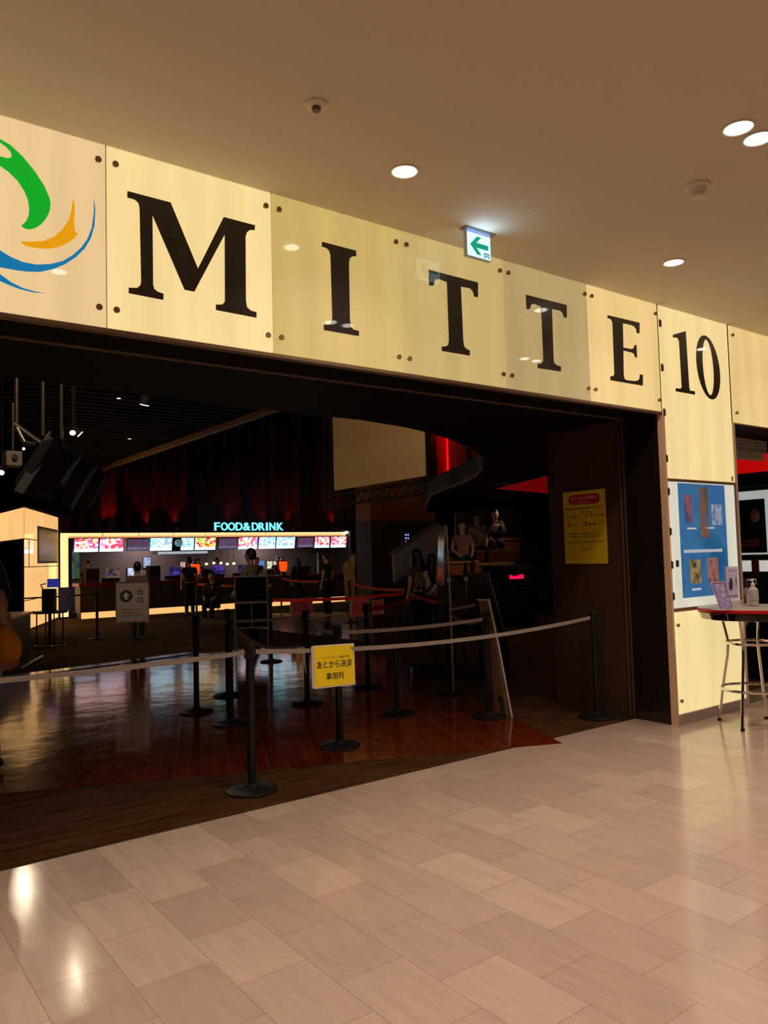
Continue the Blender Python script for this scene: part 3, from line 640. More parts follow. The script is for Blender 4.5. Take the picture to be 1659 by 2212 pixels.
# black board on stand
q = fl(545, 1408); k = board_scale(q)
t = thing('black_board', 'large black board in a grey frame on legs beside the walking man', 'board', (q.x, q.y, 0), math.radians(-33))
hw = 36*k
GF = mat('grey board frame', (125, 112, 105), rough=.4, metal=.4); BB = mat('black board face', (5, 4, 4), rough=.8, spec=.1)
obj('upper_board', MB().box((-hw+.02, 0, .86), (hw-.02, .01, 1.27)), BB, t); obj('lower_board', MB().box((-hw+.02, 0, .42), (hw-.02, .01, .82)), BB, t)
obj('frame', MB().box((-hw, -.008, .1), (-hw+.02, .02, 1.3)).box((hw-.02, -.008, .1), (hw, .02, 1.3)).box((-hw+.02, -.008, 1.27), (hw-.02, .02, 1.3)).box((-hw+.02, -.008, .82), (hw-.02, .02, .86)).box((-hw+.02, -.008, .4), (hw-.02, .02, .42)).box((-.008, -.010, .42), (.008, .02, .83)), GF, t)
for sx in (-1, 1): obj('leg', MB().box((sx*hw-.02, -.25, 0), (sx*hw+.02, .25, .03)).box((sx*(hw-.01)-.01, -.01, .03), (sx*(hw-.01)+.01, .01, .1)), GF, t)

# tall banner stand seen almost edge on
b0 = fl(980, 1500)
t = thing('banner_stand', 'tall thin white framed banner stand seen almost edge on', 'banner', (b0.x, b0.y, 0), 0)
AL = mat('white enamel', (205, 195, 188), rough=.35)
def W2L(P, q): return Vector(P)-Vector(q)
q = Vector((b0.x, b0.y, 0)); dep = (q-CAMP).dot(FW)
def dpt(x, y, d): return CAMP+ray(x, y)*d
top = dpt(964, 1136, dep); bot = Vector((q.x, q.y, .02))
tl = dpt(946, 1138, dep+.35); bl = dpt(942, 1262, dep+.35); tr = dpt(962, 1134, dep+.02); brp = dpt(957, 1264, dep+.02)
obj('pole', MB().path([W2L(top, q), W2L(dpt(972, 1290, dep), q), W2L(bot, q)], .011), AL, t, smooth=True)
obj('frame', MB().path([W2L(p, q) for p in (tl, tr, brp, bl)], .009, closed=True), AL, t)
dd = Vector((.004, .002, 0))
obj('banner', MB().prism([W2L(p, q) for p in (tl, tr, brp, bl)], dd), picture_mat('banner print', ((70, 55, 50), (190, 175, 170), (110, 95, 90)), 7, 3, rough=.12, emit=0), t)
obj('foot', MB().lathe([(.16, 0), (.16, .012), (.03, .02)], n=30), MBLACK, t)

# A-frame board of the front, seen from its side
A1 = fl(1105, 1550); dA = (A1-CAMP).dot(FW)
t = thing('a_frame_board', 'white leaning board with cut out feet behind the right hand posts', 'board', (A1.x, A1.y, 0))
q = Vector((A1.x, A1.y, 0)); L_ = lambda x, y, d: W2L(dpt(x, y, d), q)
BO = mat('board back', (176, 140, 110), rough=.6)
obj('panel', MB().prism([L_(1033, 1296, dA+.55), L_(1056, 1297, dA+.18), L_(1105, 1549, dA+.0), L_(1094, 1548, dA+.05), L_(1086, 1506, dA+.10), L_(1074, 1502, dA+.2), L_(1079, 1541, dA+.2), L_(1070, 1540, dA+.26)], (.01, .006, 0)), BO, t)
obj('edge_strip', MB().path([L_(1056, 1297, dA+.17), L_(1078, 1400, dA+.1), L_(1106, 1550, dA-.01)], .010), AL, t)
obj('top_rail', MB().path([L_(1033, 1296, dA+.55), L_(1056, 1297, dA+.17)], .014), AL, t)
# dark poster board leaning behind it
A2 = fl(1099, 1470); d2 = (A2-CAMP).dot(FW)
t = thing('poster_board', 'dark poster board with a bright steel edge leaning behind the white board', 'board', (A2.x, A2.y, 0))
q = Vector((A2.x, A2.y, 0))
obj('panel', MB().prism([L_(1012, 1238, d2+.9), L_(1052, 1236, d2+.1), L_(1097, 1398, d2), L_(1099, 1470, d2), L_(1060, 1420, d2+.8)], (.014, .01, 0)), mat('dark poster back', (34, 22, 18), rough=.5), t)
obj('edge_strip', MB().path([L_(1053, 1236, d2+.09), L_(1098, 1397, d2-.01)], .011), STEEL, t)
obj('leg', MB().path([L_(1098, 1397, d2), W2L(fl(1099, 1470), q)+Z*.01], .012), MBLACK, t)
# two black easels
def easel(px, py, label):
    P = fl(px, py); d = (P-CAMP).dot(FW); q = Vector((P.x, P.y, 0)); k = d/FPX
    t = thing('easel', label, 'easel', (P.x, P.y, 0), math.radians(-36))
    hh = 1.36
    obj('leg', MB().box((-.02, -.012, 0), (.02, .012, hh+.1), Matrix.Translation((-.22, 0, 0)) @ Matrix.Rotation(math.radians(9), 4, 'Y')), MBLACK, t)
    obj('leg', MB().box((-.02, -.012, 0), (.02, .012, hh+.1), Matrix.Translation((.22, 0, 0)) @ Matrix.Rotation(math.radians(-9), 4, 'Y')), MBLACK, t)
    obj('leg', MB().path([(0, 0, hh), (0, .55, .01)], .014), MBLACK, t)
    obj('cross_bar', MB().box((-.2, -.03, .55), (.2, .01, .59)), MBLACK, t)
    obj('display_board', MB().box((-.17, -.05, .60), (.17, -.03, 1.22)), mat('easel poster', (48, 36, 30), rough=.5), t)
    obj('clip', MB().box((-.03, -.06, 1.18), (.03, -.02, 1.24)).box((-.008, -.05, .75), (.008, -.045, 1.18)), AL, t)
    return t
easel(975, 1440, 'left black easel with a pale clip holding a dark board')
easel(1012, 1432, 'right black easel with a pale clip holding a dark board')

# ============================================================ LOBBY FAR END: FOOD COUNTER
CYF = 23.8
def pxx(px, py, Yd=CYF): return aty(px, py, Yd).x
WARM = mat('warm strip light', (255, 225, 170), emit=(255, 218, 150), es=1.15)
WARM2 = mat('warm strip light lower', (255, 205, 150), emit=(240, 170, 110), es=.8)
q = Vector((11, CYF, 0))
t = thing('counter_surround', 'glowing cream frame round the food counter', 'counter frame', q)
mb = MB()
for i in range(9):
    x0 = 6.05+i*1.1; mb.box((x0, CYF-.03, 2.40), (x0+1.07, CYF, 2.49))
mb.shift(q); obj('top_light', mb, WARM, t)
obj('lower_top_light', MB().box((6.1, CYF-.02, 2.345), (15.9, CYF, 2.395)).shift(q), WARM2, t)
obj('side_light', MB().box((5.93, CYF-.02, 0.05), (6.14, CYF+.02, 2.49)).shift(q), WARM, t)
obj('header_box', MB().box((5.95, CYF+.001, 2.33), (15.98, CYF+.2, 2.515)).box((5.95, CYF+.021, 0), (6.15, CYF+.2, 2.33)).box((6.15, CYF+.02, 0), (6.25, CYF+.5, 2.33)).shift(q), BLACK, t)
obj('end_lamp', MB().lathe([(.05, 0), (.06, .04), (.03, .08)], (15.93, CYF-.05, 2.44), 16).shift(q), GLOW, t)
# lettering over the frame
CY = mat('cyan letter light', (150, 240, 255), emit=(110, 232, 255), es=1.6)
t = thing('letter_sign', 'cyan glowing FOOD&DRINK letters over the counter', 'sign', (12.0, CYF+.1, 2.5))
xs = [(462,475,'F'),(476,492,'O'),(491,508,'O'),(508,524,'D'),(524,541,'&'),(543,558,'D'),(558,572,'R'),(574,578,'I'),(581,595,'N'),(597,612,'K')]
for a, b, ch in xs:
    xa, xb = pxx(a, 1138, CYF+.1), pxx(b, 1138, CYF+.1)
    mb = MB().text(ch, ((xa+xb)/2-12.0, 0, .195), X, Z, h=.27, w=(xb-xa)*.9, depth=.04, bold=.012); obj('letter', mb, CY, t)
obj('rail', MB().box((-1.4, .04, .03), (1.4, .06, .05)), BLACK, t)
# back wall of the kitchen
struct('wall_kitchen', MB().box((6.25, 25.9, 0), (16.3, 26.0, 2.4)), mat('kitchen wall', (120, 104, 104), rough=.6))
struct('ceiling_kitchen', MB().box((6.0, CYF+.1, 2.52), (16.3, 26.0, 2.58)), BLACK)
struct('wall_kitchen_end', MB().box((16.0, CYF-.2, 0), (16.3, 26.0, 2.52)), DKWALL)
# menu screens
P1 = [(225, 70, 105), (250, 190, 205), (235, 205, 150), (205, 70, 95), (250, 228, 238), (190, 120, 190)]
D1 = [(95, 70, 110), (130, 70, 90), (80, 85, 110), (110, 60, 95)]
C1 = [(170, 235, 250), (200, 245, 255), (120, 200, 230), (210, 225, 250), (150, 160, 200)]
Rr = [(230, 60, 60), (240, 200, 90), (250, 230, 210), (150, 200, 90), (220, 50, 60)]
scr = [(159,213,P1,1.0,'first pink menu screen at the left end of the row'),(214,267,P1,1.0,'second pink menu screen from the left'),(274,321,D1,.5,'dim purple menu screen right of the left pink pair'),
 (323,372,C1,1.1,'pale cyan menu screen with small product pictures left of the hanging clock'),(390,419,C1,1.0,'narrow pale blue menu screen right of the hanging clock'),(420,466,Rr,1.0,'red and green menu screen left of the cyan letters'),
 (471,512,D1,.55,'dim grey menu screen under the letter F'),(514,556,P1,1.1,'pink and white menu screen under the middle of the letters'),(558,595,C1,1.1,'plain pale blue menu screen under the letters R and I'),(596,637,C1,1.1,'cyan menu screen with a grid of drinks under the letter K'),
 (643,677,D1,.55,'dim violet menu screen near the right end of the row'),(679,712,P1,1.0,'last but one pink menu screen at the right end'),(714,748,P1,1.0,'last pink menu screen at the right end of the row')]
for i, (a, b, cols, es, lab) in enumerate(scr):
    x0, x1 = pxx(a, 1175), pxx(b, 1175); w = x1-x0
    t = thing('menu_screen', lab, 'screen', ((x0+x1)/2, CYF+.02, 1.93), group='menu screens over the food counter')
    T = Matrix.Rotation(math.radians(12), 4, 'X')
    dim = es < .8
    h0, h1 = (.03, .37) if dim else (0, .40)
    t = obj('casing', MB().box((-w/2+.005, .012, h0-.02), (w/2-.005, .06, h1+.02), T), BLACK, t)
    obj('picture', MB().box((-w/2+.015, 0, h0+.09), (w/2-.015, .012, h1), T), screen_mat('menu picture', cols, es*1.5, 9, 4, i*1.7), t)
    obj('price_band', MB().box((-w/2+.015, 0, h0), (w/2-.015, .012, h0+.088), T), mat('price band', (200, 220, 255), emit=(120, 110, 160) if dim else (185, 222, 250), es=.6 if dim else 2.6), t)
xc = pxx(383, 1175)
t = thing('hanging_clock', 'round pale clock hanging between the cyan menu screens', 'clock', (xc, CYF-.08, 2.02))
obj('face', MB().cyl((0, 0, .14), (0, .03, .14), .115, n=30), mat('clock face', (190, 225, 235), emit=(170, 215, 230), es=.7), t)
obj('rim', MB().lathe([(.115, 0), (.135, -.01), (.135, .03), (.115, .03)], (0, 0, .14), 30, 'y'), BLACK, t)
obj('hands', MB().box((-.006, -.004, .14), (.006, 0, .22)).box((0, -.004, .135), (.06, 0, .145)), INK, t)
xa, xb = pxx(355, 1196), pxx(462, 1196)
t = thing('hood_light', 'long pale work light panel under the middle menu screens', 'light', ((xa+xb)/2, CYF+.5, 1.82))
obj('lit_panel', MB().box((-(xb-xa)/2, 0, 0), ((xb-xa)/2, .05, .08)), mat('hood light', (215, 230, 235), emit=(200, 215, 225), es=.6), t)
obj('hood', MB().box((-(xb-xa)/2, .05, 0), ((xb-xa)/2, .6, .12)).box((-(xb-xa)/3, .2, .12), ((xb-xa)/3, .5, .70)), STEEL, t)
# counter
t = thing('food_counter', 'long dark red food counter with a glowing base', 'counter', (10.8, 23, 0))
sh = Vector((10.8, 23, 0))
obj('front_panel', MB().box((6.25, 22.98, .19), (15.6, 23.5, .93)).shift(sh), mat('counter front', (66, 48, 40), rough=.6), t)
obj('base_light', MB().box((6.30, 23.02, .01), (10.2, 23.05, .185)).box((10.3, 23.02, .01), (15.5, 23.05, .185)).shift(sh), mat('base light', (255, 205, 130), emit=(255, 196, 120), es=.95), t)
obj('plinth', MB().box((6.3, 23.06, 0), (15.5, 23.5, .19)).shift(sh), BLACK, t)
obj('worktop', MB().box((6.2, 22.9, .93), (15.7, 23.6, 1.02)).shift(sh), DKRED, t)
gr = MB()
for i in range(8): gr.box((6.3+i*1.15, 22.975, .2), (6.315+i*1.15, 22.98, .93))
obj('joint_lines', gr.shift(sh), BLACK, t)
# things on and behind the counter
ORL = mat('orange glow', (255, 90, 20), emit=(255, 70, 12), es=1.3)
for px, lab in ((422, 'glowing orange drink dispenser on the left half of the counter'), (612, 'glowing orange drink dispenser right of the walking man')):
    x = pxx(px, 1235, 23.2)
    t = thing('drink_dispenser', lab, 'drink dispenser', (x, 23.2, 1.02))
    obj('tank', MB().lathe([(.09, .12), (.13, .2), (.14, .42), (.10, .46)], n=24), ORL, t, smooth=True)
    obj('lid', MB().lathe([(.12, .46), (.13, .5), (.04, .56), (.04, .62), (.02, .63)], n=24), DKRED, t, smooth=True)
    obj('stand', MB().lathe([(.12, 0), (.12, .03), (.07, .05), (.07, .13)], n=24), BLACK, t, smooth=True)
for px, py, wpx, hpx, col, lab in ((395, 1222, 11, 16, (200, 160, 150), 'lit picture card with a rosy cup on the kitchen wall'), (413, 1224, 13, 17, (225, 220, 160), 'lit cream picture card beside the rosy card'), (318, 1215, 16, 22, (170, 185, 225), 'pale blue lit notice on the kitchen wall behind the left staff'),
        (283, 1240, 14, 26, (200, 215, 250), 'bright bluish lit notice above the exit direction board'), (562, 1222, 18, 22, (90, 130, 200), 'blue lit order screen left of the two cream cards'), (583, 1220, 12, 15, (225, 225, 190), 'lit cream card right of the blue order screen'), (596, 1220, 10, 15, (235, 215, 180), 'lit cream card nearest to the right orange dispenser'), (163, 1220, 18, 60, (120, 150, 130), 'tall dim green lit cabinet panel at the left end of the kitchen'), (690, 1220, 12, 50, (150, 150, 110), 'pale lit door pane behind the standing man')):
    a = aty(px-wpx/2, py-hpx/2, 25.85); b = aty(px+wpx/2, py+hpx/2, 25.85)
    t = thing('lit_card', lab, 'lit card', ((a.x+b.x)/2, 25.85, b.z))
    w, h = b.x-a.x, a.z-b.z; es = .9 if hpx < 30 else .22
    obj('lit_face', MB().box((-w/2, 0, 0), (w/2, .02, h)), screen_mat('card print', [col, tuple(int(v*.8) for v in col), col, tuple(min(255, int(v*1.1)) for v in col)], es, 3, 4, px*.01), t)
    obj('frame', MB().box((-w/2-.02, .01, -.02), (w/2+.02, .04, h+.02)), BLACK, t)
for px, lab in ((446, 'leftmost small warm lamp over the kitchen shelf'), (462, 'second small warm lamp over the kitchen shelf'), (477, 'third small warm lamp over the kitchen shelf'), (491, 'fourth small warm lamp over the kitchen shelf'), (505, 'rightmost small warm lamp over the kitchen shelf')):
    a = aty(px, 1216+(px % 3), 25.6)
    t = thing('shelf_lamp', lab, 'lamp', (a.x, 25.6, a.z), group='small lamps over the kitchen shelf')
    obj('bulb', MB().lathe([(.01, -.05), (.05, -.03), (.055, .0), (.03, .04)], n=16), mat('bulb', (255, 225, 180), emit=(255, 225, 185), es=1.6), t, smooth=True)
    obj('cord', MB().cyl((0, 0, .04), (0, 0, 2.52-a.z), .008), BLACK, t)
for px, py, c, lab in ((378, 1237, (90, 70, 190), 'small purple till display left of the orange dispenser'), (470, 1250, (95, 70, 190), 'purple price display in the middle of the counter'), (525, 1262, (60, 60, 90), 'dark till display hidden behind the black board'), (243, 1240, (130, 100, 80), 'dim till display at the left part of the counter')):
    a = aty(px, py, 23.25)
    t = thing('till', lab, 'till', (a.x, 23.25, 1.02))
    obj('screen', MB().box((-.2, 0, .12), (.2, .03, .40), Matrix.Rotation(math.radians(10), 4, 'X')), screen_mat('till picture', [c, tuple(int(v*.5) for v in c), c, (60, 50, 110)], .6, 4, 3, px*.02), t)
    obj('body', MB().box((-.22, .04, 0), (.22, .3, .12)), BLACK, t); obj('stand', MB().box((-.04, .06, .12), (.04, .1, .3)), BLACK, t)
for px, w, h, c, lab in ((335, .35, .45, (70, 55, 50), 'grey popcorn warmer on the counter right of the arrow board'), (200, .4, .42, (60, 34, 30), 'dark boxy machine at the left end of the counter'), (445, .3, .3, (90, 84, 80), 'small steel drink machine near the purple display'), (585, .32, .22, (150, 140, 130), 'steel cup rack beside the right orange dispenser'), (663, .3, .3, (80, 64, 60), 'dim appliance right of the long haired person')):
    x = pxx(px, 1245, 23.3)
    t = thing('kitchen_machine', lab, 'kitchen machine', (x, 23.3, 1.02))
    m_ = mat('machine body', c, rough=.35, metal=.3)
    obj('body', MB().box((-w/2, 0, 0), (w/2, .3, h)), m_, t, bevel=.01)
    obj('window', MB().box((-w/2+.04, -.008, h*.3), (w/2-.04, 0, h*.85)), mat('machine glass', (40, 36, 40), rough=.1), t)
    obj('tray', MB().box((-w/2+.03, -.06, .02), (w/2-.03, 0, .04)), STEEL, t)

# drapes with lamps in their folds above the frame
dv, df = [], []; n = 220
for i in range(n+1):
    x = 5.6+i*(18.2-5.6)/n; y = 24.9+.09*math.sin(i*.75)+.05*math.sin(i*.31)
    dv += [(x, y, 2.56), (x, y, 8.9)]
for i in range(n): df.append((2*i, 2*i+2, 2*i+3, 2*i+1))
dr = obj('wall_drapes', MB().add(dv, df), DRAPE, smooth=True, kind='structure')
struct('wall_above_kitchen', MB().box((5.6, 25.2, 2.52), (18.2, 25.3, 9)), DKWALL)
mb = MB()
for px in (258, 292, 350, 425, 475, 545, 600, 652):
    a = aty(px, 1000, 24.7); mb = MB().box((a.x-.14, 24.70, a.z-.3), (a.x+.14, 24.76, a.z+.3))
    o = obj('wall_vent', mb.shift((a.x, 24.7, a.z-.3)), BLACK, label='black vents in a row high on the dark red drapes', cat='vent', group='vents on the red drapes'); o.location = (a.x, 24.7, a.z-.3)
for px, w, lab in ((238, 16, 'leftmost red drape lamp over the counter frame'), (322, 10, 'second red drape lamp from the left'), (382, 10, 'third red drape lamp from the left'), (505, 6, 'faint red drape lamp behind the cyan letters'), (570, 6, 'faint red drape lamp behind the last cyan letters'), (632, 8, 'red drape lamp right of the cyan letters'), (725, 12, 'rightmost red drape lamp over the frame')):
    a = aty(px, 1135, 24.6)
    t = thing('drape_lamp', lab, 'lamp', (a.x, 24.6, 2.53), group='red lamps at the foot of the drapes')
    obj('housing', MB().lathe([(.05, 0), (.06, .08), (.05, .1)], n=14), BLACK, t); obj('lens', MB().lathe([(.045, .1), (.02, .105)], n=14), mat('red lens', (255, 20, 10), emit=(255, 20, 8), es=2), t)
    l = light('drape_lamp_beam', 'SPOT', (a.x, 24.6, 2.7), w*3.0, (1, .03, .015), .03, 60, .9, aim=(a.x, 24.86, 3.6)); l.parent = t; l.location = (0, 0, .15)

# brown pillars right of the counter
struct('wall_pillar', MB().box((15.0, 20.9, 0), (17.9, 21.8, 2.75)), mat('dark pillar cladding', (52, 34, 26), rough=.7))
struct('wall_pillar_upper', MB().box((15.02, 20.95, 2.75), (17.88, 21.8, 9)), mat('brown pillar upper', (120, 68, 40), rough=.7))
# blank projection screen in a truss
q = Vector((14.5, 18.5, 3.5))
TL, TRp, BR, BL = dpt(720, 888, 21.5), dpt(922, 925, 18.6), dpt(919, 1028, 18.6), dpt(722, 1060, 21.5)
TL = Vector((BL.x, BL.y, dpt(720, 880, 21.5).z)); TRp = Vector((BR.x, BR.y, TL.z))
q = Vector(BL); t = thing('projection_screen', 'large blank cream projection screen hanging in a dark truss', 'screen', q)
nrm = (BR-BL).cross(Z).normalized()
obj('screen_sheet', MB().prism([p-q for p in (BL, BR, TRp, TL)], -nrm*.03), mat('screen cloth', (225, 200, 160), rough=.8), t)
tr = MB(); u = (BR-BL).normalized(); Lh = (BR-BL).length
for zo in (-.12, -.42): tr.path([-u*.6+Z*zo, u*(Lh-.05)+Z*zo], .04, 6)
n = 12
for i in range(n):
    a = -u*.5+u*(Lh+.42)*i/n; b = -u*.5+u*(Lh+.42)*(i+.5)/n; c = -u*.5+u*(Lh+.42)*(i+1)/n
    tr.path([a-Z*.42, b-Z*.12, c-Z*.42], .02, 5)
for xo in (-.1, -.42): tr.path([u*xo-Z*.6, u*xo+Z*(TL.z-BL.z+.3)], .04, 6)
for i in range(9): tr.path([-u*.1+Z*(i*.33), -u*.42+Z*(i*.33+.16), -u*.1+Z*(i*.33+.33)], .018, 5)
obj('truss', tr, mat('black truss', (14, 9, 7), rough=.7), t)
mb = MB()
for i in range(34): mb.path([u*(Lh*(i+.5)/34)-Z*.0, u*(Lh*(i+.5)/34)-Z*.1], .008, 4)
obj('lacing', mb, RUBBER, t)
light('screen_wash', 'SPOT', (8.3, 11.6, 7.6), 260, (1, .68, .36), .2, 60, .7, aim=(11.8, 16, 4.6))  # added spot without a fitting, brightens the blank screen
# red lit upper wall seen through the curved opening
a0 = aty(930, 1065, 17.6); a1 = aty(1052, 1030, 17.6)
t = thing('red_lit_wall', 'red lit upper floor wall with a bright vertical red tube', 'wall light', (a0.x, 17.6, 3.15))
wq = Vector((a0.x, 17.6, 3.15))
obj('wall_panel', MB().box((-.1, 0, 0), (a1.x-a0.x+3, .1, 3.2)), mat('red painted wall', (170, 30, 20), rough=.7), t)
xx = aty(967, 1000, 17.5).x-a0.x
obj('light_tube', MB().cyl((xx, -.1, .2), (xx, -.1, 2.9), .035), mat('red tube', (255, 30, 20), emit=(255, 12, 6), es=1.0), t)
obj('divider', MB().box((-.25, -.3, -.2), (.02, .1, 3.2)).box((aty(1015, 1000, 17.4).x-a0.x, -.12, 0), (aty(1022, 1000, 17.4).x-a0.x, 0, 3.2)), BLACK, t)
obj('pale_panel', MB().box((xx+.35, -.06, .0), (aty(1012, 1000, 17.5).x-a0.x, -.01, 3.2)), mat('rosy panel', (150, 70, 50), rough=.7), t)
light('red_wall_lamp', 'AREA', (a0.x+.35, 17.0, 5.2), 1.8, (1, .03, .02), .5, aim=(a0.x+.6, 17.6, 4.2))
light('red_wall_lamp_far', 'AREA', (a0.x+3.6, 16.9, 5.0), 5, (1, .03, .02), .4, aim=(a0.x+3.6, 17.6, 4.2))
# red light on the ceiling at the right, painted as a glowing sheet
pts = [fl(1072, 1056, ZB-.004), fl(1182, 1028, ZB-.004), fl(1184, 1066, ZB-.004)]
t = thing('red_ceiling_glow', 'wedge of painted red light on the ceiling left of the brown wall', 'ceiling light', pts[0])
obj('lit_sheet', MB().prism([p-pts[0] for p in pts], (0, 0, .003)), mat('painted red ceiling glow', (160, 10, 8), emit=(150, 10, 8), es=.34), t)
# left lit wall piece with a framed notice and a doorway
ca, cb, cc = dpt(52, 1219, 18.3), dpt(126, 1217, 22.6), dpt(-90, 1222, 24.5)
ca.z = cb.z = cc.z = 0
t = thing('lit_kiosk_wall', 'warm glowing cream corner wall left of the food counter', 'light wall', ca)
LW = panel_mat('warm wall light', (255, 196, 122), 1.5)
dr_ = (cb-ca).normalized(); dl = (cc-ca).normalized(); lr = (cb-ca).length; ll = (cc-ca).length; nb = (dr_+dl).normalized()*.15
def wq4(d, a, b, z0, z1): return [d*a+Z*z0, d*b+Z*z0, d*b+Z*z1, d*a+Z*z1]
mb = MB()
for a, b, z0, z1 in ((.0, lr, 2.22, 2.95), (.55, lr, 1.55, 2.2), (0, .5, 1.55, 2.2), (0, lr, .75, 1.53), (0, lr, .05, .73)):
    mb.prism(wq4(dr_, a+.015, b-.015, z0, z1), nb*.2)
mb.prism(wq4(dl, .01, ll, 2.22, 2.95), nb*.2)
obj('lit_sheets', mb, LW, t)
obj('doorway', MB().prism(wq4(dl, .1, ll, 0, 2.18), nb*.3), BLACK, t)
obj('roof_edge', MB().prism([Z*2.96, dr_*lr+Z*2.96, dr_*lr+dl*ll+Z*2.96, dl*ll+Z*2.96], Z*.05), BLACK, t)
fr = dr_*(lr*.22); fr2 = dr_*(lr*.88); out = -nb*.12
nn = dr_.cross(Z).normalized(); nn = nn if nn.dot(-ca) > 0 else -nn
t = thing('framed_notice', 'framed yellowish notice hanging on the glowing corner wall', 'picture', ca+dr_*(lr*.3)+nn*.03+Z*1.62)
w = lr*.62; h = .95
obj('frame', MB().prism([Vector((0, 0, 0)), dr_*w, dr_*w+Z*h, Z*h], nn*.02), mat('dark frame', (60, 45, 30), rough=.5), t)
obj('sheet', MB().prism([dr_*.12+Z*.06, dr_*(w-.12)+Z*.06, dr_*(w-.12)+Z*(h-.06), dr_*.12+Z*(h-.06)], nn*.024), picture_mat('notice print', ((190, 145, 60), (205, 165, 90), (170, 110, 50)), 5, 4, emit=.12), t)
# high table with tablet and machine left
q = fl(108, 1400)
t = thing('high_table', 'thin legged high table before the glowing corner wall', 'table', (q.x, q.y, 0), math.radians(-30))
obj('table_top', MB().lathe([(.30, .0), (.32, .012), (.32, .03), (.3, .04)], (0, 0, .66), 32), MBLACK, t)
for a in range(4):
    x_, y_ = .24*math.cos(a*PI/2+.6), .24*math.sin(a*PI/2+.6); obj('leg', MB().cyl((x_, y_, 0), (x_, y_, .66), .012), MBLACK, t)
obj('column', MB().cyl((0, 0, 0), (0, 0, .66), .03), MBLACK, t)
obj('foot_ring', MB().path([(.26*math.cos(i*PI/12), .26*math.sin(i*PI/12), .06) for i in range(24)], .008, 6, closed=True), STEEL, t)
t = thing('check_in_machine', 'dark machine with a blue screen standing on the thin legged high table', 'machine', (q.x, q.y, .70), math.radians(-30))
obj('body', MB().box((-.13, -.08, 0), (.1, .1, .42)), MBLACK, t, bevel=.02)
obj('screen', MB().box((-.04, -.10, .44), (.17, -.07, .60), Matrix.Rotation(math.radians(-8), 4, 'X')), mat('blue screen', (60, 60, 170), emit=(50, 50, 165), es=.5), t)
obj('bracket', MB().path([(-.12, 0, .4), (-.16, -.02, .5), (-.06, -.05, .52)], .012), MBLACK, t)
t = thing('leaflet_holder', 'leaflet holder with a bluish sheet beside the machine on the high table', 'leaflet holder', (q.x+.17, q.y-.12, .70), math.radians(-30))
obj('sheet', MB().box((-.02, -.02, 0), (.26, -.01, .44)), picture_mat('bluish leaflet', ((70, 60, 90), (130, 120, 160), (60, 40, 50)), 6, 3), t)
obj('stand', MB().box((-.03, -.01, 0), (.27, .04, .015)), BLACK, t)
# reception desk at the left edge
a, b = fl(20, 1442), fl(66, 1418); a.z = b.z = 0
u = (b-a).normalized(); bk = Vector((-u.y, u.x, 0))
t = thing('reception_desk', 'dark reception desk with a pale top edge behind the person in pink', 'desk', a)
obj('body', MB().prism([-u*2.2, u*(b-a).length, u*(b-a).length+bk*.6, -u*2.2+bk*.6], Z*.74), mat('desk front', (24, 18, 14), rough=.4), t)
obj('desk_top', MB().prism([-u*2.25-bk*.06+Z*.74, u*((b-a).length+.1)-bk*.06+Z*.74, u*((b-a).length+.1)+bk*.7+Z*.74, -u*2.25+bk*.7+Z*.74], Z*.035), mat('desk top', (130, 105, 85), rough=.3), t)
obj('foot_rail', MB().path([-u*.6-bk*.3+Z*.05, u*.9-bk*.3+Z*.05], .02), STEEL, t)

# ============================================================ HANGING MONITORS
def mon(c4, dep4, label):
    P = [CAMP+ray(x, y)*d for (x, y), d in zip(c4, dep4)]   # tl, tr, br, bl
    o = (P[0]+P[1]+P[2]+P[3])/4; n = (P[1]-P[0]).cross(P[3]-P[0]).normalized()
    if n.dot(CAMP-o) < 0: n = -n
    t = thing('hanging_monitor', label, 'monitor', o, group='hanging monitors in the row')
    L = [p-o for p in P]
    obj('casing', MB().prism(L, -n*.09), BLACK, t)
    obj('bezel', MB().ring([p+n*.002 for p in L], [p*.9+n*.002 for p in L], n*.012), MBLACK, t)
    obj('display', MB().prism([p*.9+n*.001 for p in L], n*.004), mat('dark display', (40, 43, 58), rough=.12, spec=1.), t)  # bluish tint painted in for reflections on the dark glass
    return o
D0, D1_ = 8.2, 10.0
def lerp(a, b, t): return tuple(a[i]+(b[i]-a[i])*t for i in range(len(a)))
TLp, TRq, BRq, BLq = (120, 948), (235, 1024), (186, 1112), (46, 1066)
fr = [0, .46, .76, 1.0]; labs = ('nearest and largest dark monitor of the hanging row', 'middle dark monitor of the hanging row with a red reflection', 'farthest and smallest dark monitor of the hanging row')
mo = []
for i in range(3):
    f0, f1_ = fr[i]+.01, fr[i+1]-.01
    d0, d1 = D0+(D1_-D0)*fr[i], D0+(D1_-D0)*fr[i+1]
    mo.append(mon([lerp(TLp, TRq, f0), lerp(TLp, TRq, f1_), lerp(BLq, BRq, f1_), lerp(BLq, BRq, f0)], [d0+.15, d1+.15, d1-.15, d0-.15], labs[i]))
POLE = mat('grey steel pole', (66, 52, 40), rough=.45, metal=.4)
t = thing('monitor_rig', 'steel poles and brackets carrying the hanging monitors', 'rig', mo[0]+Z*.5)
q = mo[0]+Z*.5
for (x, y), d in (((36, 930), 8.4), ((93, 940), 8.6), ((133, 958), 9.0)):
    p = dpt(x, y, d); obj('pole', MB().cyl(p-q, Vector((p.x, p.y, 4.6))-q, .022), POLE, t)
obj('cross_bar', MB().path([dpt(30, 915, 8.4)-q, dpt(95, 962, 8.5)-q, dpt(125, 990, 8.8)-q], .03), POLE, t)
obj('bracket', MB().path([dpt(36, 925, 8.4)-q, dpt(52, 955, 8.4)-q, dpt(75, 960, 8.5)-q], .025).path([dpt(108, 935, 8.8)-q, dpt(95, 955, 8.6)-q], .02), STEEL, t)
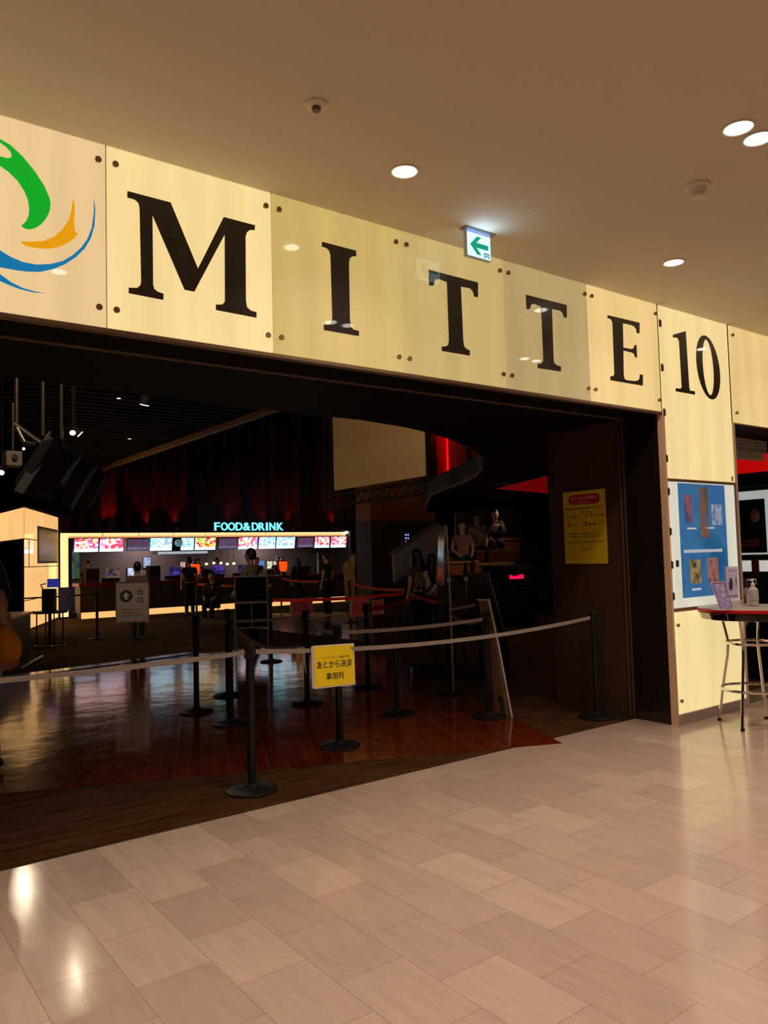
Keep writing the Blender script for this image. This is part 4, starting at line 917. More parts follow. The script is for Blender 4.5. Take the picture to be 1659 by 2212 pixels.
obj('side_case', MB().prism([dpt(x, y, 8.15)-q for x, y in ((88, 955), (118, 945), (46, 1062), (30, 1040))], FW*.25), BLACK, t)
t = thing('ceiling_projector', 'pale boxy projector hanging left of the dark monitors', 'projector', dpt(28, 990, 8.3))
obj('body', MB().box((-.08, -.08, -.09), (.08, .12, .07)), mat('projector shell', (120, 100, 88), rough=.5), t, bevel=.012)
obj('lens', MB().cyl((0, -.08, 0), (0, -.11, 0), .03), BLACK, t); obj('arm', MB().cyl((0, 0, .07), (0, 0, .6), .015), POLE, t)

def spot(p, label, aim, e=12, r=.032):
    t = thing('spotlight', label, 'spotlight', p); d = (Vector(aim)-p).normalized()
    obj('housing', MB().cyl(-d*.11, -d*.002, r*1.15), MBLACK, t); obj('lens', MB().cyl(-d*.002, d*.004, r), mat('spot lens', (255, 245, 225), emit=(255, 236, 205), es=14), t)
    obj('arm', MB().path([-d*.08, Vector((-d.x*.08, -d.y*.08, 4.9-p.z))], .008), MBLACK, t)
    if e: 
        l = light('spot_beam', 'SPOT', p+d*.02, e, (1, .8, .55), .03, 70, .6); l.rotation_euler = d.to_track_quat('-Z', 'Y').to_euler(); l.parent = t; l.location = d*.02
    return t
spot(dpt(335, 849, 7.6), 'bright bare spotlight just under the dark soffit edge', (3.2, 5.6, .0))
spot(dpt(312, 874, 8.0), 'dimmer cup shaped spotlight below the bright one', (2.5, 9, 0), 0, .045)
spot(dpt(157, 935, 9.2), 'bright spotlight above the hanging monitors', (1.6, 6, 0))
spot(dpt(173, 938, 9.3), 'tilted spotlight close right of the bright one over the monitors', (6, 9, 0), 0, .04)
spot(dpt(3, 1021, 9.5), 'bright spotlight at the left edge beside the projector', (.8, 7, 0))

# ============================================================ STAIRS AND SEATING STEPS
def pq(pts, Yd, m, name, t, q, th=.06):
    obj(name, MB().prism([aty(x, y, Yd)-q for x, y in pts], (0, th, 0)), m, t)
q = Vector((12, 14, 0)); t = thing('stair_balustrade', 'pale grey sloping stair balustrade rising to the right', 'balustrade', q)
pq([(850, 1197), (948, 1130), (948, 1196), (853, 1258)], 14, GREYCLAD, 'panel', t, q)
pq([(848, 1193), (948, 1126), (948, 1131), (850, 1198)], 13.97, TRIM, 'handrail', t, q, .12)
q = Vector((14, 15.5, 0)); t = thing('stair_wall_panel', 'dim rosy wall panel above the seated people', 'wall panel', q)
pq([(985, 1108), (1117, 1092), (1117, 1134), (1088, 1158), (985, 1165)], 15.5, mat('rosy wall sheet', (150, 105, 95), rough=.6), 'sheet', t, q)
mb = MB().text('WELCOME', (aty(1003, 1112, 15.4)-q), X, Z, h=.1, w=.55, depth=.01); obj('lettering', mb, mat('grey lettering', (170, 160, 150), rough=.5), t)
def stepbox(px0, px1, py0, py1, Yd, depth, label):
    a, b = aty(px0, py0, Yd), aty(px1, py1, Yd); q = Vector(((a.x+b.x)/2, Yd, 0)); w = (b.x-a.x)/2
    t = thing('seating_step', label, 'step', q)
    obj('front_board', MB().box((-w, 0, b.z), (w, .05, a.z-.05)), TIMBER, t); obj('tread', MB().box((-w-.02, -.03, a.z-.05), (w+.02, depth, a.z)), mat('pale tread', (170, 120, 70), rough=.5), t)
    obj('core', MB().box((-w+.02, .05, 0), (w-.02, depth, a.z-.05)), BLACK, t)
    return a.z, q
stepbox(966, 1032, 1213, 1240, 12.0, 1.2, 'lowest reddish timber seating step at the left')
stepbox(1030, 1122, 1188, 1212, 12.8, 1.2, 'middle timber seating step with a pale tread')
stepbox(1088, 1124, 1162, 1186, 13.9, 1.1, 'top timber seating step under the rosy wall panel')
stepbox(1030, 1110, 1217, 1236, 12.2, .55, 'low olive timber step under the middle step')
# dark shop unit with the pink sign
a, b = aty(1090, 1222, 11.5), aty(1160, 1330, 11.5)
t = thing('shop_unit', 'dark shop unit with a pink glowing name sign', 'shop unit', (a.x, 11.5, 0))
obj('body', MB().box((0, 0, 0), (b.x-a.x, .8, a.z)), BLACK, t)
for py in (1226, 1271): 
    z = aty(1120, py, 11.5).z; obj('steel_rail', MB().box((.05, -.02, z-.006), (b.x-a.x-.05, 0, z+.006)), STEEL, t)
c = aty(1119, 1246, 11.45); obj('name_sign', MB().text('NontesLEX', (c.x-a.x, -.01, c.z), X, Z, h=.085, w=.42, depth=.02, bold=.02), mat('pink neon', (255, 20, 80), emit=(255, 25, 85), es=.9), t)
# small wall screens
a = aty(880, 1162, 19.5)
t = thing('wall_display', 'small dark display with white and blue dots left of the balustrade', 'display', a)
obj('casing', MB().box((-.2, 0, -.2), (.15, .05, .2)), BLACK, t)
mb = MB()
for i in range(2):
    for j in range(3): mb.cyl((-.07+i*.1, -.01, .1-j*.11), (-.07+i*.1, 0, .1-j*.11), .03, n=10)
obj('lamps', mb, mat('blue white dots', (150, 170, 255), emit=(160, 180, 255), es=1.), t)
# standee near the counter's right end
a = fl(760, 1302)
t = thing('cardboard_standee', 'tan cardboard figure standee right of the standing man', 'standee', (a.x, a.y, 0), math.radians(-30))
kk = (a-CAMP).dot(FW)/FPX
out = [(-.22, 0), (-.25, .9), (-.3, 1.2), (-.2, 1.42), (-.04, 1.42), (-.02, 1.6), (.07, 1.68), (.16, 1.6), (.17, 1.42), (.12, 1.1), (.15, .7), (.1, 0)]
obj('panel', MB().prism([(x, 0, z) for x, z in out], (0, .03, 0)), picture_mat('standee print', ((120, 88, 50), (190, 150, 95), (110, 60, 60)), 2.4, 5), t)
obj('foot', MB().box((-.2, .03, 0), (.1, .35, .02)), BLACK, t)

# ============================================================ RIGHT HAND OPENING
RX = 9.0
struct('wall_second_opening', MB().box((RX, 4.52, 0), (RX+.15, 5.95, ZB)), mat('black opening wall', (16, 12, 12), rough=.4))
struct('floor_second_opening', MB().box((7.42, EDGE-.35, -.01), (18, EDGE, .002)), mat('grey green stone', (120, 112, 84), rough=.25))
a = thing('metal_header', 'ribbed grey metal header inside the second opening', 'metal panel', (8.2, 4.56, 2.55))
mb = MB().box((-.78, 0, 0), (.8, .03, .24))
for i in range(7): mb.box((-.78, -.006, .02+i*.033), (.8, 0, .035+i*.033))
obj('ribbed_sheet', mb, mat('ribbed steel', (205, 204, 196), rough=.35, metal=.3), a)
obj('gap_strip', MB().box((-.78, -.004, .115), (.8, .0, .122)), BLACK, a)
t = thing('red_soffit_band', 'red soffit band with painted glow under the metal header in the second opening', 'light', (8.95, 4.7, 2.44))
obj('lit_sheet', MB().box((0, -.18, 0), (.04, 3, .2)), mat('red band sheet', (190, 10, 8), emit=(190, 8, 6), es=.8), t)  # red light on the soffit put into the sheet's glow
q = Vector((RX, 4.75, 1.4))
t = thing('wall_poster_case', 'white lit wall case holding the dark film poster in the second opening', 'display case', q)
obj('lit_sheet', MB().box((8.965, 4.53, 1.47), (8.98, 5.8, 2.22)).shift(q), panel_mat('case light 2', (205, 212, 205), .62), t)
obj('frame', MB().box((8.95, 4.53, 2.22), (8.995, 5.8, 2.245)).box((8.95, 4.53, 2.26), (8.995, 5.8, 2.28)).box((8.95, 4.53, 1.455), (8.995, 5.8, 1.47)).shift(q), STEEL, t)
q = Vector((8.96, 4.6, 1.48))
t = thing('film_poster', 'dark film poster with two dim faces and red writing', 'poster', q)
obj('sheet', MB().box((8.958, 4.60, 1.49), (8.963, 5.12, 2.12)).shift(q), picture_mat('dark film art', ((8, 6, 8), (22, 18, 20), (44, 32, 32)), 4, 8, rough=.25), t)
FACE = mat('dim face print', (120, 88, 80), rough=.4)
def oval(cy, cz, ry, rz): return [(8.956, cy+ry*math.cos(i*PI/10), cz+rz*math.sin(i*PI/10)) for i in range(20)]
obj('portrait', MB().prism(oval(4.72, 1.93, .055, .085), (.002, 0, 0)).shift(q), FACE, t)
obj('portrait', MB().prism(oval(4.93, 1.88, .04, .07), (.002, 0, 0)).shift(q), mat('dimmer face print', (82, 60, 58), rough=.4), t)
mb = MB().text('こわれた', (8.956, 4.84, 1.63), (0, -1, 0), Z, h=.045, w=.3, depth=.001).text('怒りの家', (8.956, 4.80, 1.58), (0, -1, 0), Z, h=.035, w=.22, depth=.001)
obj('title', mb.shift(q), REDINK, t)
q = Vector((RX, 4.7, 1.2))
t = thing('light_strip', 'white lit strip under the dark film poster', 'light', q)
obj('lit_sheet', MB().box((8.97, 4.53, 1.27), (8.985, 5.8, 1.4)).shift(q), mat('strip light', (200, 200, 195), emit=(205, 205, 200), es=.7), t)
q = Vector((8.95, 4.75, 1.25))
t = thing('small_poster', 'small dark red poster hanging over the white lit strip', 'poster', q)
obj('sheet', MB().box((8.95, 4.70, 1.24), (8.953, 4.79, 1.42)).shift(q), mat('red brown print', (70, 18, 16), rough=.5), t)

# high table with chrome legs in front of the column
TC = Vector((6.705, 3.635, 0))
t = thing('chrome_bar_table', 'round high table with a red rim and chrome legs before the column', 'table', TC)
RT_ = .425
obj('table_top', MB().lathe([(RT_-.006, 1.018), (RT_-.008, 1.032), (RT_-.02, 1.034)], n=64), mat('grey laminate', (150, 142, 134), rough=.35), t, smooth=True)
obj('red_rim', MB().lathe([(RT_-.012, 1.0), (RT_, 1.003), (RT_, 1.028), (RT_-.006, 1.031)], n=64), mat('red edge', (190, 20, 30), rough=.3), t, smooth=True)
prof = []
for i in range(5):
    z = .935+i*.0125; prof += [(RT_-.035+i*.004, z), (RT_-.022+i*.004, z+.003), (RT_-.022+i*.004, z+.009), (RT_-.035+i*.004, z+.012)]
obj('ribbed_band', MB().lathe([(RT_-.05, .932)]+prof+[(RT_-.03, .999)], n=64), CHROME, t, smooth=True)
for a in (10, 100, 190, 280):
    w = math.radians(a); c, s = math.cos(w), math.sin(w)
    prof = [(.24, .935), (.215, .82), (.195, .72), (.205, .6), (.235, .45), (.262, .30), (.285, .15), (.305, .02)]
    obj('leg', MB().path([(r*c, r*s, z) for r, z in prof], .0135, 12), CHROME, t, smooth=True)
    obj('foot_cap', MB().cyl((.305*c, .305*s, 0), (.303*c, .303*s, .025), .017), RUBBER, t)
for r, z in ((.205, .72), (.262, .32)):
    obj('foot_ring', MB().path([(r*math.cos(i*PI/24), r*math.sin(i*PI/24), z) for i in range(48)], .0125, 10, closed=True), CHROME, t, smooth=True)
TZ = 1.034
p = aty(1565, 1300, 3.62)
t = thing('leaflet_stand', 'slanted acrylic leaflet stand with a pink and blue card on the bar table', 'leaflet stand', (p.x, 3.60, TZ), math.radians(-6))
Tm = Matrix.Rotation(math.radians(-17), 4, 'X')
obj('card', MB().box((-.085, -.002, .012), (.075, 0, .235), Tm), picture_mat('pink card', ((190, 160, 175), (110, 120, 190), (215, 195, 205)), 5, 2), t)
obj('holder', MB().box((-.1, .001, 0), (.09, .005, .25), Tm).box((-.1, -.03, 0), (.09, .1, .004)), mat('acrylic', (220, 215, 215), rough=.1, alpha=.35), t)
obj('red_border', MB().box((-.088, -.004, .010), (-.082, -.001, .238), Tm).box((.072, -.004, .010), (.078, -.001, .238), Tm).box((-.082, -.004, .234), (.072, -.001, .240), Tm), mat('dull red', (130, 60, 70), rough=.5), t)
t = thing('leaflet_stand', 'taller upright leaflet stand with a pale violet card behind the slanted one', 'leaflet stand', (6.66, 3.74, TZ), math.radians(-10))
obj('card', MB().box((-.085, -.004, .075), (.06, 0, .35)), mat('violet card', (205, 196, 225), rough=.5), t)
obj('figure_print', MB().prism([(x-.06, -.0055, z+.15) for x, z in ((0, 0), (.035, .0), (.05, .05), (.04, .1), (.015, .11), (-.005, .06))], (0, .001, 0)), mat('dark violet print', (70, 55, 90), rough=.5), t)
obj('lettering', MB().text('マナー', (-.01, -.0045, .32), X, Z, h=.022, w=.10, depth=.001).text('お願い', (.03, -.0045, .23), Z, -X, h=.02, w=.08, depth=.001).box((-.065, -.0055, .09), (.045, -.004, .10)), mat('violet print', (110, 100, 150), rough=.5), t)
obj('holder', MB().box((-.09, 0, 0), (.065, .004, .36)).box((-.09, -.04, 0), (.065, .06, .005)).box((-.085, -.03, .005), (.06, .0, .06)), mat('clear acrylic', (225, 220, 220), rough=.1, alpha=.45), t)
t = thing('sanitizer_bottle', 'clear pump bottle of hand sanitizer on the bar table', 'bottle', (6.82, 3.65, TZ))
obj('bottle', MB().lathe([(.038, 0), (.044, .004), (.045, .13), (.042, .15), (.018, .172), (.016, .185)], n=32), mat('cloudy plastic', (200, 190, 178), rough=.18, alpha=.75), t, smooth=True)
obj('pump', MB().lathe([(.018, .184), (.018, .2), (.008, .204), (.006, .225), (.014, .228), (.012, .24)], n=20).box((-.055, -.006, .226), (.0, .006, .237)), WHITE, t, smooth=True)
obj('label', MB().lathe([(.0452, .05), (.0457, .051), (.0457, .10), (.0452, .101)], n=32), mat('faint label', (170, 172, 180), rough=.4), t)
t = thing('wire_rack', 'small bent chrome rack behind the sanitizer bottle', 'rack', (6.90, 3.72, TZ))
obj('wire', MB().path([(-.04, 0, .004), (-.04, 0, .225), (-.03, 0, .235), (.10, 0, .235), (.115, 0, .22), (.118, 0, .18)], .005, 8), CHROME, t)
obj('holder', MB().box((-.03, .0, .08), (.09, .006, .21)), mat('dark holder', (60, 14, 16), rough=.4), t)

# ============================================================ PEOPLE
SKIN = mat('skin', (196, 150, 122), rough=.6); HAIR = mat('black hair', (16, 12, 11), rough=.5, bump=(150, .3)); SHOE = mat('dark shoes', (28, 26, 30), rough=.6)
def skinned(name, V, E, Rr_, m, parent, root=0, sub=1):
    me = bpy.data.meshes.new(name); me.from_pydata(V, E, []); o = bpy.data.objects.new(name, me); COL.objects.link(o)
    md = o.modifiers.new('skin', 'SKIN'); md.use_smooth_shade = True
    for i, r in enumerate(Rr_):
        sv = me.skin_vertices[0].data[i]; sv.radius = r if isinstance(r, tuple) else (r, r); sv.use_root = (i == root)
    s = o.modifiers.new('sub', 'SUBSURF'); s.levels = sub; s.render_levels = sub
    ev = o.evaluated_get(bpy.context.evaluated_depsgraph_get()); m2 = bpy.data.meshes.new_from_object(ev)
    vs = [tuple(v.co) for v in m2.vertices]; fs = [tuple(p.vertices) for p in m2.polygons]
    bpy.data.objects.remove(o); bpy.data.meshes.remove(me); bpy.data.meshes.remove(m2)
    return MB().add(vs, fs)
def ball(c, rx, ry, rz, n=14, k=10):
    c = Vector(c); vs = []; fs = []
    for i in range(1, k):
        a = PI*i/k
        for j in range(n):
            b = 2*PI*j/n; vs.append(c+Vector((rx*math.sin(a)*math.cos(b), ry*math.sin(a)*math.sin(b), rz*math.cos(a))))
    vs += [c+Z*rz, c-Z*rz]; t_, b_ = len(vs)-2, len(vs)-1
    for i in range(k-2):
        for j in range(n): fs.append((i*n+j, (i+1)*n+j, (i+1)*n+(j+1) % n, i*n+(j+1) % n))
    for j in range(n): fs += [(t_, j, (j+1) % n), (b_, (k-2)*n+(j+1) % n, (k-2)*n+j)]
    return vs, fs
def person(label, loc, rz, hgt=1.7, shirt=(120, 110, 105), pants=(25, 25, 30), sleeve='short', hair='short', pose=None, skirt=False, group=None, shoes=SHOE, fem=False, extra=None, hairm=None):
    """faces local -Y"""
    J = dict(pel=(0, 0, .93), waist=(0, 0, 1.06), chest=(0, 0, 1.27), nb=(0, .0, 1.42), neck=(0, -.01, 1.49), head=(0, -.015, 1.58), crown=(0, -.01, 1.65),
             ls=(-.17, 0, 1.385), le=(-.23, .03, 1.12), lw=(-.23, -.04, .88), rs=(.17, 0, 1.385), re=(.23, .03, 1.12), rw=(.23, -.04, .88),
             lh=(-.085, 0, .9), lk=(-.09, -.02, .49), la=(-.09, .02, .08), lt=(-.10, -.14, .03), rh=(.085, 0, .9), rk=(.09, -.02, .49), ra=(.09, .02, .08), rt=(.10, -.14, .03))
    if pose: J.update(pose)
    k = hgt/1.7; J = {a: Vector(b)*k for a, b in J.items()}
    sw = .92 if fem else 1.
    Rd = dict(pel=(.15, .1), waist=(.125*sw, .09), chest=(.155*sw, .105), nb=(.075, .06), neck=.05, head=(.07, .085), crown=(.055, .065), ls=.052, le=.038, lw=.026, rs=.052, re=.038, rw=.026,
              lh=.085, lk=.055, la=.038, lt=.03, rh=.085, rk=.055, ra=.038, rt=.03)
    ED = [('pel','waist'),('waist','chest'),('chest','nb'),('nb','neck'),('neck','head'),('head','crown'),('chest','ls'),('ls','le'),('le','lw'),('chest','rs'),('rs','re'),('re','rw'),('pel','lh'),('lh','lk'),('lk','la'),('la','lt'),('pel','rh'),('rh','rk'),('rk','ra'),('ra','rt')]
    def build(names, grow, extra_scale=1.):
        ns = list(dict.fromkeys([n for e in names for n in e])); ix = {n: i for i, n in enumerate(ns)}
        rad = []
        for n in ns:
            r = Rd[n]; r = (r[0]*k+grow, r[1]*k+grow) if isinstance(r, tuple) else (r*k+grow, r*k+grow); rad.append(r)
        return [tuple(J[n]) for n in ns], [(ix[a], ix[b]) for a, b in names], rad
    t = thing('person', label, 'person', loc, rz, group=group)
    V, E, Ra = build(ED, 0); body = skinned('b', V, E, Ra, SKIN, t)
    # head form with nose, chin and ears, hands with fingers, all in the body's mesh
    hc = (J['head']+J['crown'])/2
    body.add(*ball(hc+Vector((0, -.005, -.005)), .076*k, .095*k, .118*k)); body.add(*ball(hc+Vector((0, -.06*k, -.075*k)), .035*k, .03*k, .03*k, 10, 6))
    body.add(*ball(hc+Vector((0, -.102*k, -.012*k)), .013*k, .02*k, .024*k, 8, 6))
    for s in (-1, 1): body.add(*ball(hc+Vector((s*.078*k, .005, -.01)), .012*k, .022*k, .034*k, 8, 6))
    for side, s in (('l', -1), ('r', 1)):
        w = J[side+'w']; d = (w-J[side+'e']).normalized(); sd = Vector((1, 0, 0)) if abs(d.x) < .7 else Vector((0, 1, 0)); sd = (sd-d*sd.dot(d)).normalized(); fw_ = d.cross(sd)
        body.path([w-d*.01, w+d*.03, w+d*.085*k], [.026*k, .034*k, .03*k], 8)
        for j, ln in enumerate((.062, .072, .068, .052)):
            o_ = w+d*.08*k+fw_*((j-1.5)*.018*k); body.path([o_, o_+d*ln*.5*k-sd*s*.006, o_+d*ln*k-sd*s*.022], [.009*k, .0085*k, .006*k], 6)
        o_ = w+d*.03*k-fw_*.03*k; body.path([o_, o_+d*.03*k-fw_*.022*k, o_+d*.058*k-fw_*.026*k], [.011*k, .01*k, .007*k], 6)
    obj('body', body, SKIN, t, smooth=True)
    FM = REG.setdefault('eye', mat('dark eyes', (30, 20, 18), rough=.3)); LM = REG.setdefault('lip', mat('lips', (150, 80, 75), rough=.5))
    mb = MB()
    for s in (-1, 1): mb.add(*ball(hc+Vector((s*.03*k, -.09*k, .008*k)), .012*k, .008*k, .006*k, 8, 5))
    obj('eyes', mb, FM, t); mb = MB().add(*ball(hc+Vector((0, -.092*k, -.052*k)), .022*k, .008*k, .006*k, 8, 5)); obj('mouth', mb, LM, t)
    # hair
    hm = hairm or HAIR
    mb = MB(); vs, fs = ball(hc+Vector((0, .014*k, .022*k)), .088*k, .104*k, .118*k, 18, 12)
    mb.add([v if not (v.y < hc.y-.05*k and v.z < hc.z+.035*k) else Vector((v.x*.6+hc.x*.4, max(v.y, hc.y-.03*k), hc.z+.03*k)) for v in vs], fs)
    if hair == 'long':
        mb.path([hc+Vector((0, .05*k, .02*k)), hc+Vector((0, .075*k, -.1*k)), hc+Vector((0, .10*k, -.25*k)), hc+Vector((0, .11*k, -.42*k))], [.075*k, .095*k, .11*k, .05*k], 14)
        for s in (-1, 1): mb.path([hc+Vector((s*.065*k, .0, .03*k)), hc+Vector((s*.085*k, .0, -.08*k)), hc+Vector((s*.09*k, .0, -.26*k))], [.03*k, .032*k, .012*k], 8)
    obj('hair', mb, hm, t, smooth=True)
    # shirt
    ends = [('pel','waist'),('waist','chest'),('chest','nb'),('chest','ls'),('chest','rs')]
    Js = dict(J)
    for s in 'lr':
        f_ = 1. if sleeve == 'long' else .55
        J[s+'x'] = Js[s+'s'].lerp(Js[s+'e'], f_); Rd[s+'x'] = .05; ends.append((s+'s', s+'x'))
        if sleeve == 'long': J[s+'y'] = Js[s+'e'].lerp(Js[s+'w'], .92); Rd[s+'y'] = .034; ends.append((s+'x', s+'y'))
    V, E, Ra = build(ends, .016); obj('shirt', skinned('s', V, E, Ra, None, t), mat('shirt cloth', shirt, rough=.8, bump=(30, .15)), t, smooth=True)
    J = Js
    if skirt:
        p = J['pel']; obj('skirt', MB().lathe([(.13*k, p.z+.12*k), (.17*k, p.z), (.2*k, p.z-.3*k), (.22*k, .3*k), (.2*k, .29*k)], (p.x, p.y, 0), 24), mat('skirt cloth', pants, rough=.8), t, smooth=True)
    else:
        names = [('pel','lh'),('lh','lk'),('lk','la'),('pel','rh'),('rh','rk'),('rk','ra')]
        V, E, Ra = build(names, .018); obj('trousers', skinned('p', V, E, Ra, None, t), mat('trouser cloth', pants, rough=.85, bump=(40, .15)), t, smooth=True)
    for s in 'lr':
        a, b = J[s+'a'], J[s+'t']; d = (b-a); d = d.normalized()
        obj('shoe', MB().path([a-d*.06*k-Z*.03, a-Z*.03, a.lerp(b, .6), b+d*.03*k], [.034*k, .045*k, .042*k, .022*k], 12), shoes, t, smooth=True)
    return t, J, k
def face(p, dirv): d = Vector(dirv); return math.atan2(d.x, -d.y)   # rotation so that local -Y points along d
def toward(p, q): return face(p, Vector(q)-Vector(p))
# person at the left edge
t, J, k = person('person in a loose pink top with a yellow shoulder bag at the left edge', (1.13, 6.76, 0), face(0, (-1, -.3, 0)), 1.66, (178, 130, 120), (150, 160, 170), 'short', 'long', fem=True, shoes=mat('navy sneakers', (30, 38, 60), rough=.6))
obj('loose_hem', MB().lathe([(.17, 1.2), (.2, 1.05), (.235, .8), (.225, .78)], n=24), mat('pink cloth', (178, 130, 120), rough=.85, bump=(12, .4)), t, smooth=True)
b_ = thing('shoulder_bag', 'mustard yellow shoulder bag worn by the person in pink', 'bag', fl(24, 1700)+Z*.0)
sp_ = CAMP+ray(14, 1392)*((Vector((1.13, 6.76, 0))-CAMP).dot(FW)-.22); b_.location = sp_
BG = mat('mustard bag cloth', (200, 130, 10), rough=.75, bump=(25, .3))
vs, fs = ball((0, 0, 0), .105, .07, .15, 20, 14); vs = [Vector((v.x*(1-.25*v.z/.15), v.y, v.z)) for v in vs]
obj('bag_body', MB().add(vs, fs), BG, b_, smooth=True)
obj('strap', MB().path([(-.02, 0, .12), (-.1, 0, .3), (-.17, .02, .5), (-.22, .08, .62)], .018, 8), BG, b_, smooth=True)
b_.rotation_euler = (0, math.radians(-12), face(0, -FW))
pos = fl(298, 1384); person('person with short black hair seen from behind above the exit direction board', (pos.x, pos.y, 0), face(0, (.3, 1, 0)), 1.55, (110, 84, 72), (14, 13, 14), 'short', 'short')
pos = fl(545, 1396); walk = dict(lk=(-.09, -.16, .5), la=(-.09, -.02, .12), lt=(-.09, -.17, .05), rk=(.09, .0, .49), ra=(.09, .18, .09), rt=(.09, .05, .03), le=(-.22, .12, 1.14), re=(.23, -.08, 1.13), rw=(.2, -.22, .98))
t, J, k = person('man in a grey top with a shoulder strap walking left behind the black board', (pos.x, pos.y, 0), face(0, -RT+FW*.4), 1.73, (150, 128, 112), (12, 11, 12), 'short', 'short', pose=walk)
obj('strap', MB().path([(-.13, -.12, 1.44), (0, -.14, 1.3), (.12, -.12, 1.12), (.16, 0, 1.05), (.05, .12, 1.2), (-.12, .1, 1.42)], .014, 8), RUBBER, t)
pos = fl(645, 1313); person('person with long black hair in a long black dress at the counter', (pos.x, pos.y, 0), face(0, (.2, 1, 0)), 1.55, (14, 12, 14), (12, 11, 13), 'long', 'long', skirt=True, fem=True)
pos = fl(708, 1334); t, J, k = person('slim man in dark clothes standing alone before the right end of the counter', (pos.x, pos.y, 0), face(0, (-.5, 1, 0)), 1.68, (34, 28, 32), (24, 18, 20), 'short', 'short', shoes=mat('pale sneakers', (190, 150, 130), rough=.6))
pos = fl(905, 1398); t, J, k = person('person in a brown top with a pale bag beside the red belts', (pos.x, pos.y, 0), face(0, (-.2, 1, 0)), 1.63, (110, 66, 54), (15, 12, 13), 'short', 'long', fem=True)
bg = thing('tote_bag', 'pale tote bag on the back of the person in the brown top', 'bag', Vector((pos.x, pos.y, 1.02))-Vector((.08, .17, 0)))
obj('bag_body', MB().box((-.08, -.02, 0), (.08, .04, .26)), mat('tote cloth', (120, 96, 78), rough=.8), bg, bevel=.02); obj('strap', MB().path([(-.05, 0, .25), (-.02, .03, .42), (.05, 0, .25)], .008, 6), mat('tote strap', (120, 96, 78), rough=.8), bg)
pos = fl(938, 1398); t, J, k = person('person in a white shirt with a black shoulder strap beside the tall banner', (pos.x, pos.y, 0), face(0, (.5, 1, 0)), 1.55, (190, 160, 158), (14, 12, 14), 'short', 'long', fem=True)
obj('strap', MB().path([(-.13, .12, 1.3), (0, .14, 1.12), (.14, .12, .95)], .012, 8), RUBBER, t)
bg = thing('hip_bag', 'small black and white bag at the hip of the person in white', 'bag', Vector((pos.x, pos.y, .86))-Vector((.0, .2, 0)))
obj('bag_body', MB().box((-.11, -.03, 0), (.11, .04, .15)), mat('bag cloth', (170, 140, 140), rough=.8), bg, bevel=.02); obj('flap', MB().box((-.11, -.034, .08), (.11, -.03, .15)), RUBBER, bg)
# people on the steps
sit = dict(lk=(-.10, -.42, .90), la=(-.10, -.40, .52), lt=(-.10, -.54, .48), rk=(.10, -.42, .90), ra=(.10, -.40, .52), rt=(.10, -.54, .48), lw=(-.14, -.26, 1.0), rw=(.14, -.26, 1.0))
def sitter(px, py, Yd, label, shirt, lean=0., hair='short', sl='short'):
    hd = aty(px, py, Yd); ps = dict(sit); 
    if lean: ps.update(chest=(0, -lean*.5, 1.25), nb=(0, -lean*.8, 1.39), neck=(0, -lean, 1.45), head=(0, -lean*1.15, 1.53), crown=(0, -lean*1.2, 1.6), ls=(-.17, -lean*.7, 1.36), rs=(.17, -lean*.7, 1.36), le=(-.2, -lean*.9-.1, 1.12), re=(.2, -lean*.9-.1, 1.12))
    return person(label, (hd.x, Yd, hd.z-1.66), face(0, (-.6, -1, 0)), 1.7, shirt, (16, 13, 15), sl, hair, pose=ps)
sitter(998, 1132, 12.4, 'person in a pale brown shirt sitting on the lowest seating step', (140, 100, 84))
sitter(1030, 1116, 13.2, 'person in a light shirt sitting in the middle of the seated three', (140, 112, 98))
sitter(1064, 1104, 13.6, 'person in black bending forward on the seating step, rightmost of the three', (14, 14, 18), .2, sl='long')
# seated pair before the counter and staff behind it
pos = fl(462, 1342); sit2 = dict(pel=(0, 0, .5), waist=(0, 0, .63), chest=(0, -.05, .84), nb=(0, -.07, .98), neck=(0, -.09, 1.05), head=(0, -.11, 1.14), crown=(0, -.11, 1.21), ls=(-.17, -.05, .95), rs=(.17, -.05, .95), le=(-.22, -.1, .7), re=(.22, -.1, .7), lw=(-.14, -.3, .62), rw=(.14, -.3, .62), lh=(-.085, 0, .48), rh=(.085, 0, .48), lk=(-.1, -.4, .5), rk=(.1, -.4, .5), la=(-.1, -.38, .08), ra=(.1, -.38, .08), lt=(-.1, -.52, .03), rt=(.1, -.52, .03))
person('person in black sitting low before the middle of the counter', (pos.x, pos.y, 0), face(0, (-.6, -.6, 0)), 1.7, (20, 17, 17), (12, 11, 12), 'long', 'short', pose=sit2)
t = thing('stool', 'small dark stool under the person sitting before the counter', 'stool', (pos.x, pos.y, 0))
obj('seat', MB().lathe([(.17, .34), (.18, .36), (.17, .38)], n=20), MBLACK, t)
for a in range(3): obj('leg', MB().cyl((.12*math.cos(a*2.1), .12*math.sin(a*2.1), .34), (.16*math.cos(a*2.1), .16*math.sin(a*2.1), 0), .012), MBLACK, t)
for px, Yd, lab, c in ((192, 24.2, 'staff member in a dark red top at the left end behind the counter', (70, 20, 20)), (470, 24.3, 'staff member in a dark cap behind the purple display', (40, 26, 34)), (428, 24.6, 'staff member in maroon behind the left orange dispenser', (90, 24, 40)), (600, 24.6, 'staff member in violet behind the right orange dispenser', (70, 40, 80)), (556, 24.3, 'staff member in dark clothes right of the black board', (50, 30, 34))):
    x = pxx(px, 1230, Yd); person(lab, (x, Yd, 0), face(0, (-.4, -1, 0)), 1.62, c, (20, 16, 18), 'short', 'short')
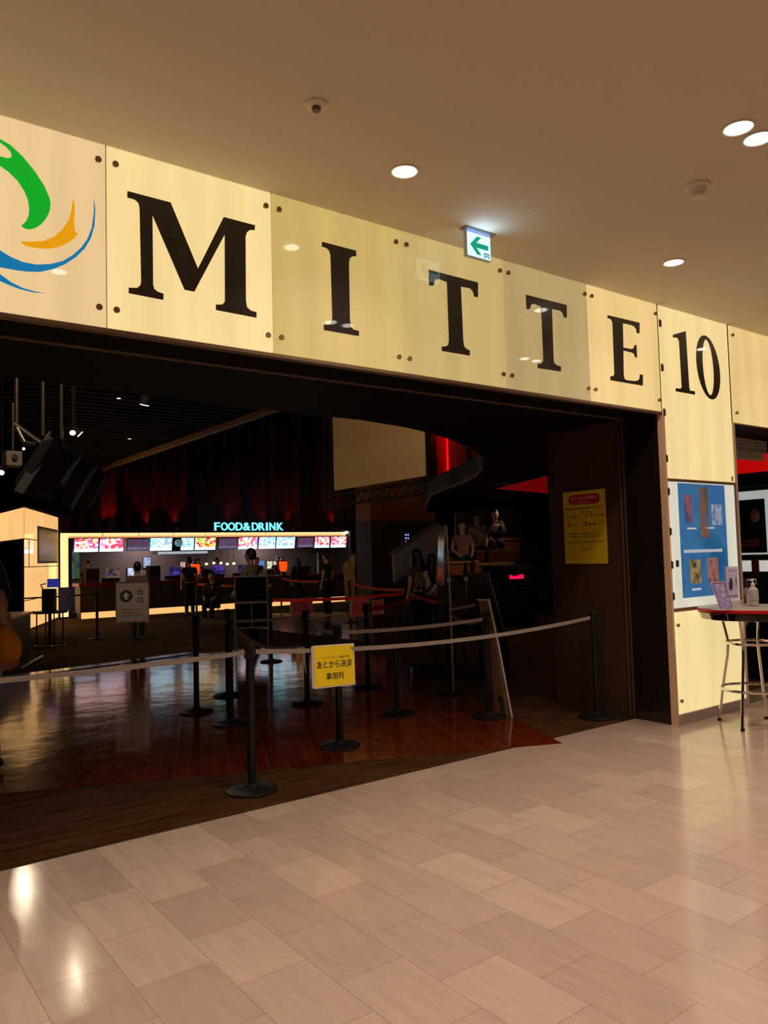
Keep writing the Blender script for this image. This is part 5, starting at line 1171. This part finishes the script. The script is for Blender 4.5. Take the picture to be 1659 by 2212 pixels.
pos = fl(410, 1330); person('person in dark clothes standing before the left part of the counter', (pos.x, pos.y, 0), face(0, (.2, 1, 0)), 1.66, (20, 15, 15), (14, 12, 13), 'short', 'short')
a = aty(1652, 1290, 4.9)
person('person with dark hair inside the second opening at the right edge', (8.25, 4.70, 0), face(0, (.6, 1, 0)), 1.5, (22, 18, 34), (24, 22, 60), 'short', 'long', fem=True)

# spots added high in the tall space to lift the dark lobby (warm, dim)
for x, y, e in ((1.5, 9.5, 45), (4.5, 14, 90), (-1, 14, 40), (1.5, 18.5, 70), (6.2, 18.5, 80)):
    spot(Vector((x, y, 4.55)), 'added dim warm fill spots high under the slatted ceiling', (x+.3, y+.5, 0), e)['group'] = 'added fill spots under the slatted ceiling'
for x, y, e in ((11.5, 11, 60), (13.5, 13.2, 60), (9.5, 8.2, 50), (7.3, 6.2, 45)):
    t_ = light('low_ceiling_fill', 'SPOT', (x, y, ZB-.03), e*.35, (1, .66, .45), .1, 130, .8)  # added under the low ceiling to brighten the walkway and easels

for a_, b_, e in (((1.5, 6.4, 4.5), (4.3, 12.5, .9), 170), ((3.2, 6.5, 4.5), (9.0, 14, 1.0), 110), ((2.6, 7.2, 4.5), (2.1, 9.2, 3.4), 10)):  # more added spots, brightening the direction board, couple and monitor poles
    spot(Vector(a_), 'added dim warm fill spots high under the slatted ceiling', b_, e)['group'] = 'added fill spots under the slatted ceiling'
light('stair_fill', 'SPOT', (9.9, 9.6, ZB-.03), 24, (1, .78, .72), .1, 70, .7, aim=(12.4, 14, 1.7))  # added spot that lifts the balustrade and steps
light('kitchen_fill', 'AREA', (9, 25.0, 2.48), 26, (1, .86, .82), .9, aim=(9, 25.1, 0))  # pair of area lights added to brighten the kitchen
light('kitchen_fill', 'AREA', (13.2, 25.0, 2.48), 26, (1, .86, .82), .9, aim=(13.2, 25.1, 0))

spot(Vector((2.78, 13.4, 3.45)), 'warm lobby spotlight half hidden by the brackets of the hanging monitors', (1.1, 4.2, 0), 30, .02)
light('pillar_fill', 'SPOT', (12.6, 17.9, 7.5), 160, (1, .62, .34), .2, 70, .7, aim=(16, 21, 3.4))  # extra spot added to raise the upper pillar's brightness
